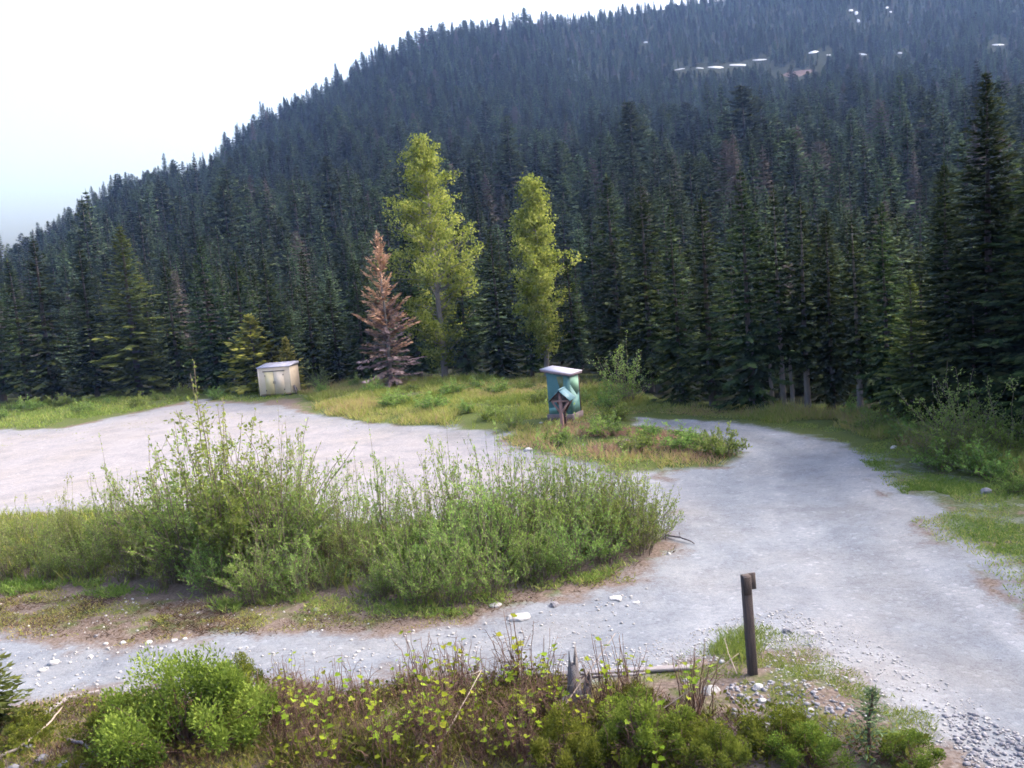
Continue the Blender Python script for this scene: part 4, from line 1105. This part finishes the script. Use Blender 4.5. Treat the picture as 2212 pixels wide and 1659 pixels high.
tag(obj("bare_slope", m.mesh("bare_slope", MAT['scarp'], smooth=True)), "bare pinkish soil of the road cut high on the mountain", kind="structure")

# ------------------------------------------------------------------ roadside thicket
def two(name, builder, leafmat, stemmat='stem_grey'):
    st, cr = builder
    return st.mesh(name + "_stems", MAT[stemmat], smooth=True), cr.mesh(name + "_leaves", MAT[leafmat])
WIL = [two("willow", bush(61, 2.3, 1.15, 50, per=66), 'willow'), two("willow", bush(62, 2.3, 1.3, 46, per=56, sprig=0.15), 'willow'), two("willow", bush(63, 2.3, 1.05, 38, per=60, sprig=0.3), 'willow'), two("willow", bush(64, 2.3, 1.4, 52, per=62), 'willow')]
SAP = [two("alder", bush(65, 5.2, 1.5, 40, leaf=(0.10, 0.06), per=120, upright=0.9, low=0.12, sprig=0.15), 'willow'), two("alder", bush(66, 4.4, 1.5, 32, leaf=(0.075, 0.03), per=90, upright=0.8, low=0.1, sprig=0.3), 'willow')]
LOW = [two("shrub", bush(67, 1.0, 0.75, 34, leaf=(0.075, 0.036), per=50), 'willow'), two("shrub", bush(68, 1.0, 0.85, 38, leaf=(0.08, 0.04), per=44), 'willow'), two("shrub", bush(69, 0.9, 0.6, 26, leaf=(0.07, 0.034), per=46), 'cedar')]
def plant(name, meshes, label, cat, u, v, h, H, wid=1.0, group=None, parts=("stems", "foliage")):
    x, y, z = site(u, v)
    s = h / H
    t = thing(name, label, cat, (x, y, z - 0.02), rnd.random() * 6.28, (s * wid, s * wid, s), group)
    for nm, me_ in zip(parts, meshes): obj(nm, me_, t)
    return t

rows = [  # front row, middle, back : u range, v line, height
    ("front row", [(20, 1250, 1.45), (105, 1252, 1.35), (190, 1246, 1.5), (285, 1252, 1.6), (375, 1262, 1.8), (470, 1280, 1.9), (560, 1296, 1.9), (645, 1290, 1.7), (715, 1268, 1.4), (830, 1290, 1.7), (905, 1302, 2.0), (985, 1300, 2.1), (1065, 1284, 2.1), (1150, 1262, 2.1), (1230, 1238, 2.1), (1310, 1214, 2.1), (1385, 1192, 1.9)]),
    ("middle row", [(-10, 1214, 1.5), (80, 1212, 1.55), (165, 1210, 1.6), (255, 1212, 1.9), (345, 1222, 2.9), (430, 1232, 3.2), (530, 1236, 3.2), (625, 1236, 3.0), (700, 1228, 2.4), (800, 1232, 2.0), (890, 1238, 2.5), (975, 1236, 2.6), (1060, 1228, 2.7), (1145, 1214, 2.7), (1225, 1198, 2.6), (1300, 1180, 2.6), (1370, 1164, 2.55), (1418, 1162, 1.7)]),
    ("back row", [(40, 1176, 1.5), (135, 1174, 1.5), (230, 1176, 1.8), (400, 1186, 3.2), (500, 1190, 3.4), (600, 1190, 3.2), (770, 1186, 2.7), (940, 1186, 2.5), (1040, 1182, 2.5), (1130, 1172, 2.5), (1220, 1160, 2.5), (1310, 1146, 2.4)]),
]
for rname, lst in rows:
    for k, (u, v, h) in enumerate(lst):
        h *= float(np.interp(u, [600, 720, 800, 900, 1300], [1.0, 0.85, 0.8, 0.9, 0.88]))
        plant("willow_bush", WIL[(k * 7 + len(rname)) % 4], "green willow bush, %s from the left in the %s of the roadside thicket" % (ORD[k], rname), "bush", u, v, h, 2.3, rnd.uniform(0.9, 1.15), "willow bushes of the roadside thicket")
plant("alder_sapling", SAP[0], "tall leafy alder sapling rising highest above the thicket", "sapling", 500, 1244, tall(500, 1244, 870), 5.2, 1.25)
plant("alder_sapling", SAP[1], "thin grey-twigged sapling just right of the tallest alder sapling", "sapling", 615, 1232, tall(615, 1232, 935), 4.4, 1.25)
plant("alder_sapling", SAP[1], "slender sapling standing left of the gap in the thicket", "sapling", 750, 1236, tall(750, 1236, 1010), 4.4, 0.75)
plant("alder_sapling", SAP[0], "short leafy sapling leaning left of the tallest alder sapling", "sapling", 385, 1232, tall(385, 1232, 1030), 5.2, 1.35)
plant("alder_sapling", SAP[1], "sapling rising from the middle of the thicket, left of the outhouse", "sapling", 905, 1226, tall(905, 1226, 1030), 4.4, 0.75)
plant("alder_sapling", SAP[1], "sapling at the right end of the thicket with leaves drooping over the gravel", "sapling", 1352, 1176, tall(1352, 1176, 1020), 4.4, 1.15)

for u, v, h, k in [(150, 1200, 2.2, 0), (262, 1210, 2.9, 2), (640, 1210, 3.5, 2), (690, 1222, 2.9, 1), (835, 1200, 2.9, 2), (985, 1196, 3.2, 2), (1085, 1186, 3.1, 1), (1190, 1170, 3.0, 2), (1265, 1160, 3.0, 1)]:
    plant("willow_bush", WIL[k], "tall thin-stemmed willow whose bare shoots stick out above the thicket's top", "bush", u, v, h, 2.3, 0.55, "thin willows rising above the thicket")
# other shrubs round the clearing
plant("willow_bush", WIL[2], "loose willow bush right of the outhouse in front of the dark conifers", "bush", 1350, 870, tall(1350, 870, 748), 2.3, 1.25)
plant("willow_bush", WIL[3], "large grey-green bush under the tall trees on the right", "bush", 2085, 990, tall(2085, 990, 805), 2.3, 1.2)
plant("willow_bush", WIL[0], "bush partly cut by the right edge under the big conifers", "bush", 2185, 995, tall(2185, 995, 825), 2.3, 1.2)
plant("willow_bush", WIL[1], "rounded bush in front of the large grey-green bush on the right", "bush", 2030, 1002, tall(2030, 1002, 890), 2.3, 1.4)
plant("willow_bush", WIL[2], "low green bush on the island left of the outhouse", "bush", 1110, 925, tall(1110, 925, 872), 2.3, 1.5)
plant("willow_bush", WIL[1], "small green bush right of the cream shed", "bush", 690, 840, tall(690, 840, 790), 2.3, 0.9)
for lst, ph, g in [([(10, 905), (60, 888), (130, 876), (175, 893), (235, 872), (290, 880), (345, 864), (400, 858), (450, 852), (505, 850), (470, 862)], "low leafy shrub on the grassy verge left of the cream shed", "low shrubs on the left verge"),
                   ([(700, 850), (760, 838), (800, 850), (850, 836), (890, 846), (940, 838), (980, 852), (1030, 842), (1080, 852), (1130, 842), (1160, 870), (860, 876), (930, 886), (1010, 892), (1060, 905)], "low leafy shrub on the grassy island between the shed and the outhouse", "low shrubs on the island"),
                   ([(1270, 868), (1310, 880), (1330, 905), (1395, 945), (1470, 972), (1300, 940), (1190, 960), (1380, 975), (1555, 985)], "low leafy shrub on the island right of the outhouse", "low shrubs right of the outhouse"),
                   ([(1860, 908), (1905, 918), (1950, 934), (1890, 934), (1990, 950), (1960, 960), (2140, 1030), (2180, 1040), (2100, 1025), (2040, 1012), (2200, 1065)], "low leafy shrub on the verge right of the road", "low shrubs on the right verge")]:
    for u, v in lst:
        k = rnd.randrange(2)
        plant("low_shrub", LOW[k], ph, "shrub", u + rnd.uniform(-8, 8), v, rnd.uniform(0.7, 1.25), 1.0, rnd.uniform(0.9, 1.5), g)

# ------------------------------------------------------------------ foreground plants
MND = [two("mound", mound(71, 1.2, 0.9, 15000, 0.042, 34), 'cedar', 'stem'), two("mound", mound(72, 1.0, 0.6, 7500, 0.042, 20), 'cedar', 'stem'), two("mound", mound(73, 0.8, 0.6, 6000, 0.042, 18), 'cedar', 'stem')]
for (u, v, h, k, wd, lb) in [(405, 1612, 1.6, 0, 1.12, "largest bright green leafy shrub at the lower left"), (500, 1590, 1.15, 1, 1.15, "bright green shrub at the right flank of the largest one"), (285, 1606, 0.85, 2, 1.3, "low bright green shrub at the left flank of the largest one"),
                             (518, 1506, 0.85, 1, 1.0, "dark green rounded shrub above the largest bright one, by the track"), (1222, 1672, 1.05, 1, 0.85, "upright bright green shrub at the bottom centre"),
                             (1398, 1630, 1.1, 1, 1.15, "bright green shrub left of the white rock, under the dead stick"), (1330, 1660, 0.6, 2, 1.2, "low green shrub at the bottom right of the upright one"), (1475, 1650, 0.65, 2, 1.3, "low bright shrub below the white rock"),
                             (1560, 1665, 0.75, 1, 0.9, "narrow bright shrub at the bottom edge below the wooden post"), (1690, 1625, 0.62, 2, 1.35, "yellowish green shrub between the stones right of the post"), (1745, 1655, 0.6, 2, 1.2, "low yellowish shrub at the bottom edge left of the young spruce"),
                             (60, 1600, 0.45, 2, 1.3, "low green shrub on the bank at the far lower left"), (1975, 1650, 0.5, 2, 1.3, "low dark green shrub right of the young spruce"), (1380, 1520, 0.42, 2, 1.0, "small bright shrub just behind the dead stick right of the stump")]:
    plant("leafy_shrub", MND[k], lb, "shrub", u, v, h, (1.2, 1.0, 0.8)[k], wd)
# young spruces
tr, cr = conifer(seed=81, H=1.4, R=0.62, base=0.05, spacing=0.13, spray=0.18, asc=20, sparse=0.25, power=0.8)
MAT['needle_blue'] = foliage("young_spruce_needles", [(0.0, (0.03, 0.06, 0.03)), (0.6, (0.07, 0.12, 0.06)), (1.0, (0.12, 0.18, 0.09))], 0.2, 0.2)
ys = (tr.mesh("young_trunk", MAT['stem']), cr.mesh("young_crown", MAT['needle_blue']))
plant("young_spruce", ys, "young dark green spruce with a tall leader at the bottom right", "tree", 1868, 1640, tall(1868, 1640, 1488), 1.4, 1.0, None, ("trunk", "crown"))
tr, cr = conifer(seed=82, H=2.0, R=0.62, base=0.03, spacing=0.085, spray=0.5, asc=18, power=0.6)
MAT['needle_dark'] = foliage("dark_young_needles", [(0.0, (0.014, 0.024, 0.008)), (0.6, (0.036, 0.054, 0.016)), (1.0, (0.075, 0.095, 0.03))], 0.2, 0.1)
plant("young_spruce", (tr.mesh("dark_young_trunk", MAT['stem']), cr.mesh("dark_young_crown", MAT['needle_dark'])), "dark young conifer cut by the left edge beside the track", "tree", -20, 1590, 1.6, 2.0, 1.25, None, ("trunk", "crown"))

BR = []
for k in range(5):
    st, cr, dr = bramble(90 + k, 1.0 + 0.12 * (k % 3), 0.55, 7 + k % 3, 0.6, 13, 0.10)
    BR.append((st.mesh("cane", MAT['stem'], smooth=True), cr.mesh("bramble_leaves", MAT['berry']), dr.mesh("dry_canes", MAT['stem'], smooth=True)))
rb = random.Random(8)
cnt = 0
zones = [((560, 800), (1480, 1670), 20, "thimbleberry plant with brown canes just right of the largest bright shrub"), ((800, 1010), (1462, 1670), 20, "thimbleberry plant with broad bright leaves in the bottom centre patch"),
         ((1010, 1200), (1462, 1670), 20, "thimbleberry plant with brown canes left of the grey stump"), ((1255, 1500), (1490, 1670), 12, "thimbleberry plant among the sticks right of the grey stump"), ((100, 330), (1530, 1640), 7, "small thimbleberry plant on the bank left of the largest bright shrub")]
for (ua, ub), (va, vb), n, lb in zones:
    for k in range(n):
        u = ua + (ub - ua) * rb.random(); v = va + (vb - va) * (k + rb.random()) / n
        hgt = rb.uniform(0.65, 1.05) * (0.6 if "small" in lb else 1)
        plant("thimbleberry_plant", BR[rb.randrange(5)], lb, "plant", u, v, hgt, 1.05, rb.uniform(0.9, 1.2), lb.replace("thimbleberry plant", "thimbleberries"), ("canes", "leaves", "dry_canes"))

# ------------------------------------------------------------------ rocks
MAT['rock_white'] = rough_mat("white_quartz", (0.25, 0.255, 0.27), (0.38, 0.38, 0.395), 6, bump=0.5, spec=0.1)
RK = [rock_mesh(100 + k, MAT['rock_white' if k in (0, 2) else 'rock']) for k in range(4)] + [rock_mesh(110 + k, MAT['rock_grey']) for k in range(3)] + [rock_mesh(120, MAT['rock_white'], 0.28)]
def rock(u, v, wpx, k, label, group=None, sq=1.0):
    x, y, z = site(u, v); w = px_size(u, v, wpx)
    o = obj("rock", RK[k], None, (x, y, z + w * 0.04 * (0.4 if k == 7 else 1)), rnd.random() * 6.28 if k != 7 else 0.2, (w, w * rnd.uniform(0.7, 1.0), w * sq))
    return tag(o, label, "rock", group)
rock(1537, 1495, 46, 0, "large white rock left of the foot of the wooden post", sq=1.2)
rock(1638, 1485, 24, 1, "pale rock just below the foot of the wooden post")
rock(1647, 1516, 24, 2, "long pale rock below the post, lower than the first")
rock(1560, 1432, 16, 1, "small pale stone at the right end of the grey plank")
rock(1481, 1471, 18, 3, "small pale stone just below the right half of the grey plank")
rock(1413, 1518, 18, 2, "pale stone in the shrubs left of the large white rock")
rock(1702, 1366, 28, 4, "grey rock on the roadside right of the wooden post")
rock(1753, 1368, 24, 3, "pale rock right of the grey roadside rock")
rock(1752, 1536, 18, 1, "roundish pale stone in the weeds right of the post")
rock(1716, 1540, 16, 2, "small pale stone left of the roundish one in the weeds")
rock(1842, 1470, 16, 3, "pale stone at the road edge above the young spruce")
rock(1617, 1573, 15, 0, "pale stone among gravel at the bottom below the post")
rock(1374, 1302, 20, 7, "small flat pale stone on the gravel right of the grey boulder")
rock(1330, 1292, 32, 7, "flat pale slab in the gravel right of the grey boulder")
rock(1198, 1308, 27, 4, "grey boulder on the track below the thicket")
rock(1122, 1334, 58, 7, "long flat white slab in the middle of the track")
rock(1071, 1308, 30, 3, "half buried tan rock at the thicket's front edge", sq=0.5)
for k, (u, v, w) in enumerate([(229, 1392, 17), (265, 1389, 20), (322, 1389, 22), (376, 1384, 20), (400, 1381, 16), (347, 1402, 14)]):
    rock(u, v, w * 0.85, (1, 3)[k % 2], "white stone at the left track's edge, %s from the left in its row" % ORD[k], "row of white stones along the left track", 0.8)
rock(116, 1433, 28, 7, "flat white stone on the left track near the photo's edge", sq=2)
rock(91, 1449, 20, 7, "smaller flat white stone just below the flat one on the left track", sq=2)
rock(208, 1375, 13, 5, "small bluish stone left of the row of white stones")
rock(195, 1420, 15, 1, "pale stone in the middle of the left track")
rock(113, 1546, 16, 2, "pale stone on the bank at the lower left")
for k, (u, v, w) in enumerate([(58, 1618, 30), (92, 1642, 34), (139, 1656, 38), (208, 1634, 30), (232, 1640, 32), (272, 1660, 34), (180, 1662, 34), (30, 1662, 30)]):
    rock(u, v, w, 4 + k % 3, "grey-violet stone in the pile at the bottom left corner", "pile of grey stones at the bottom left")
rock(1930, 968, 17, 0, "white rock on the verge right of the road")
rock(2131, 1064, 30, 5, "grey rock in the grass near the right edge")
rock(1142, 973, 22, 1, "white rock at the island's edge below the outhouse", sq=0.8)
rock(1262, 962, 11, 2, "small white stone on the island in front of the kiosk", sq=1.3)
rock(1170, 914, 11, 3, "small white stone at the left foot of the outhouse")
rock(1445, 1197, 12, 0, "white stone at the right end of the thicket")
rock(683, 1318, 16, 1, "whitish stone on the bank below the thicket's gap")

# loose gravel as one mass each
def scatter_stones(name, label, polys, n, lo, hi, seed, mat, thin=None):
    rg = np.random.RandomState(seed); m = MB()
    import bmesh
    bm = bmesh.new(); bmesh.ops.create_icosphere(bm, subdivisions=1, radius=0.5)
    T = np.array([v.co for v in bm.verts]); F = np.array([[v.index for v in f.verts] for f in bm.faces]); bm.free()
    for P in polys:
        mn, mx = P.min(0), P.max(0); got = 0
        k = n
        X_ = rg.uniform(mn[0], mx[0], k * 4); Y_ = rg.uniform(mn[1], mx[1], k * 4)
        ok = sdist(X_, Y_, P) > 0
        if thin: ok &= fbm(X_ * thin, Y_ * thin, 3) > 0.0
        X_, Y_ = X_[ok][:k], Y_[ok][:k]; Zs = ground_z_full(X_, Y_)
        s = lo + (hi - lo) * rg.rand(len(X_)) ** 3
        for a, b, c, q in zip(X_, Y_, Zs, s):
            V = T * (q * rg.uniform(0.7, 1.1, 3) * np.array([1, 1, 0.6])) * (1 + 0.16 * rg.randn(len(T), 1))
            m.add(V @ rot_z(rg.rand() * 6.28).T + np.array([a, b, c + q * 0.12]), F)
    return tag(obj(name, m.mesh(name, mat)), label, "gravel", kind="stuff")
scatter_stones("loose_gravel", "loose pale gravel stones along the near road edges", [poly([(1150, 1450), (1480, 1372), (1620, 1325), (1720, 1315), (1800, 1400), (1600, 1440), (1300, 1470)]), poly([(1660, 1330), (1800, 1345), (1950, 1420), (2212, 1590), (2260, 1700), (2050, 1640), (1800, 1560), (1650, 1480)])], 1500, 0.02, 0.075, 5, MAT['rock'])
scatter_stones("loose_gravel", "scattered stones on the left track", [poly([(0, 1395), (600, 1400), (1150, 1330), (1400, 1270), (1350, 1400), (900, 1450), (0, 1500)])], 600, 0.025, 0.10, 6, MAT['rock'])
scatter_stones("stone_rubble", "grey rubble stones at the bottom right corner", [poly([(2040, 1560), (2110, 1545), (2212, 1600), (2300, 1700), (2100, 1700)]), poly([(1560, 1500), (1700, 1500), (1850, 1560), (1800, 1620), (1600, 1600)])], 420, 0.04, 0.12, 7, MAT['rock_grey'])
scatter_stones("litter_stones", "small stones in the brown litter below the thicket", [poly([(0, 1280), (500, 1300), (950, 1318), (700, 1370), (0, 1375)])], 260, 0.025, 0.09, 8, MAT['rock'])

# ------------------------------------------------------------------ grass
def grass(name, label, P, n, h, w, seed, dry=0.35, patch=0.25, gate=None, spread=0.35, edge=0.8, lift=0.0, mat='grass', red=0.0):
    rg = np.random.RandomState(seed)
    mn, mx = P.min(0), P.max(0)
    X_ = rg.uniform(mn[0], mx[0], n * 6); Y_ = rg.uniform(mn[1], mx[1], n * 6)
    ok = sdist(X_, Y_, P) + edge * (1.3 * fbm(X_ * 0.33, Y_ * 0.33, 4) + 0.5 * fbm(X_ * 1.1, Y_ * 1.1, 3)) * -1 > 0.1 + edge * 1.2 * rg.rand(len(X_)) ** 2
    if gate is not None: ok &= fbm(X_ * patch * 2.2 + 9, Y_ * patch * 2.2, 3) > gate
    X_, Y_ = X_[ok][:n], Y_[ok][:n]; m = len(X_)
    base = np.stack([X_, Y_, ground_z_full(X_, Y_) - 0.02], 1)
    tn = np.clip(0.30 + red * sstep(-7, 2, -ldist(X_, Y_, poly([(1180, 955), (1300, 925), (1400, 965), (1560, 985)]))) + 0.9 * dry * fbm(X_ * patch, Y_ * patch, 3) + (dry - 0.3) * 0.7 + rg.randn(m) * 0.13, 0, 1)
    hh_ = h * rg.uniform(0.3, 1.3, m) * (1 + 0.9 * fbm(X_ * 0.4, Y_ * 0.4, 3))
    hh_ *= np.clip(ldist(X_, Y_, poly([(1340, 912), (1480, 916), (1560, 928), (1610, 960)])) / 4.5 - 0.15, 0.18, 1)
    D = np.stack([rg.randn(m) * spread, rg.randn(m) * spread, np.ones(m)], 1)
    U = rg.randn(m, 3); U[:, 2] = 0
    mb = MB()
    if lift: base[:, 2] += lift * rg.rand(m) ** 1.5 * (1 + fbm(X_ * 0.9, Y_ * 0.9, 2))
    mb.leaves(base, D, U, hh_, w * rg.uniform(0.6, 1.4, m), tn)
    return tag(obj(name, mb.mesh(name, MAT[mat])), label, "grass", kind="stuff")
grass("meadow_grass", "tall green and straw grass on the island round the outhouse", ISLAND, 54000, 0.46, 0.035, 1, 0.60, 0.2, -0.25, 0.65, red=0.46)
grass("verge_grass", "green grass on the verge under the left conifers", LEFTV, 16000, 0.36, 0.045, 2, 0.32, 0.16, -0.25, 0.6)
grass("verge_grass", "green and brownish grass on the verge right of the road", RIGHTV, 30000, 0.13, 0.022, 3, 0.36, 0.2, 0.02, 0.9)
grass("verge_turf", "bright green turf strip along the right side of the road bend", poly([(1790, 968), (1900, 990), (2060, 1030), (2180, 1056), (2080, 1072), (1960, 1066), (1905, 1048), (1855, 1010)]), 12000, 0.09, 0.02, 51, 0.06, 0.5, -0.2, 0.9, 0.5)
grass("verge_turf", "bright green turf patch on the stony ground at the right edge", poly([(2030, 1105), (2120, 1110), (2240, 1140), (2240, 1215), (2120, 1190), (2050, 1140)]), 8000, 0.09, 0.018, 52, 0.06, 0.6, -0.15, 0.9, 0.5)
grass("edge_scrub", "brownish scrub between the far end of the road and the conifers", poly([(1290, 822), (1420, 874), (1600, 889), (1600, 900), (1480, 898), (1360, 890)]), 5000, 0.40, 0.03, 61, 0.5, 0.3, -0.4, 0.5, 0.2)
grass("verge_scrub", "taller brownish scrub at the foot of the right-hand conifers", poly([(1480, 890), (1700, 888), (1900, 905), (2120, 950), (2320, 1010), (2250, 1060), (2050, 1010), (1900, 950), (1750, 915), (1500, 902)]), 14000, 0.55, 0.03, 31, 0.62, 0.25, -0.3, 0.45)
grass("weed_tufts", "short weeds between the stones near the wooden post", poly([(1350, 1440), (1480, 1410), (1600, 1350), (1660, 1350), (1800, 1400), (2000, 1500), (2100, 1560), (2050, 1680), (1400, 1690)]), 15000, 0.10, 0.012, 4, 0.14, 0.8, 0.05, 0.9)
grass("post_weeds", "tall fine weeds round the foot of the wooden post", poly([(1510, 1400), (1600, 1360), (1690, 1390), (1690, 1450), (1600, 1465), (1530, 1430)]), 1500, 0.30, 0.012, 9, 0.12, 0.6, -0.1, 0.45, 0.5)
grass("dry_litter", "dry stems and weeds on the bank below the thicket", LITTER, 22000, 0.09, 0.018, 5, 0.50, 0.5, -0.12, 1.0)
grass("bank_weeds", "weeds and dry stems on the bank in the foreground", poly([(-50, 1520), (300, 1495), (900, 1462), (1200, 1450), (1500, 1500), (1500, 1700), (-50, 1700)]), 22000, 0.20, 0.012, 6, 0.55, 0.5, None, 0.7)
grass("thicket_weeds", "undergrowth between the thicket stems", THICK, 16000, 0.42, 0.03, 7, 0.25, 0.4)
grass("lot_weeds", "thin weeds along the far edge of the gravel lot", poly([(-200, 940), (200, 918), (420, 872), (700, 905), (1000, 935), (1150, 980), (1000, 955), (600, 915), (200, 945), (-200, 985)]), 3500, 0.09, 0.03, 8, 0.25, 0.5, 0.15, 0.8)

grass("litter_twigs", "dead twigs and brown leaves strewn below the thicket", LITTER, 12000, 0.16, 0.012, 44, 0.2, 0.7, -0.2, 2.2, 0.3, 0.02, 'dry_twig')
grass("thicket_fringe", "weeds and seedlings fringing the thicket's front", poly([(-100, 1250), (250, 1250), (550, 1295), (700, 1280), (950, 1308), (1200, 1252), (1430, 1186), (1470, 1200), (1300, 1262), (1000, 1335), (750, 1335), (500, 1335), (250, 1300), (-100, 1300)]), 16000, 0.17, 0.03, 45, 0.34, 0.7, -0.05, 0.9, 0.5, 0.10)
FG = poly([(-60, 1535), (120, 1520), (300, 1505), (560, 1480), (900, 1462), (1200, 1455), (1350, 1480), (1520, 1540), (1800, 1600), (2020, 1640), (2050, 1700), (-60, 1710)])
grass("leafy_ground_cover", "low green leafy plants filling the foreground bank", FG, 15000, 0.085, 0.05, 41, 0.2, 0.8, 0.0, 1.6, 0.6, 0.32, 'cedar')
grass("leafy_ground_cover", "dark low leaves under the foreground shrubs", FG, 9000, 0.075, 0.05, 42, 0.2, 1.1, 0.05, 1.6, 0.6, 0.22, 'needle_young')
grass("dry_twigs", "brown dry twigs tangled on the foreground bank", FG, 14000, 0.34, 0.008, 43, 0.2, 0.9, -0.1, 0.8, 0.5, 0.10, 'dry_twig')
# look-alikes: say which one, counted from the left of the picture
bpy.context.view_layer.update()
by = {}
for o in COL.objects:
    if o.parent is None and o.get("category") and o.get("kind") is None: by.setdefault(o["label"], []).append(o)
for lb, os_ in by.items():
    if 2 <= len(os_) <= 26:
        os_.sort(key=lambda o: project(np.array(o.matrix_world.translation))[0])
        for k, o in enumerate(os_):
            if len(lb.split()) <= 12: o["label"] = lb + ", %s from the left" % ORD[k]
            elif len(lb.split()) <= 15: o["label"] = ORD[k] + " " + lb
# ------------------------------------------------------------------ air
def haze_box():
    m, nt, out = nodes("valley_haze")
    v = nt.nodes.new("ShaderNodeVolumePrincipled")
    v.inputs["Color"].default_value = (0.30, 0.50, 1.0, 1)
    v.inputs["Density"].default_value = HAZE
    v.inputs["Anisotropy"].default_value = 0.2
    nt.links.new(v.outputs[0], out.inputs["Volume"])
    mb = MB(); top = float(Zf.max()) + 30
    mb.box((0, 430, (top - 3) / 2), (1600, 1200, top + 3))
    tag(obj("haze", mb.mesh("haze", m)), "thin bluish evening haze over the valley", "haze", kind="stuff")
HAZE = 0.00015
haze_box()
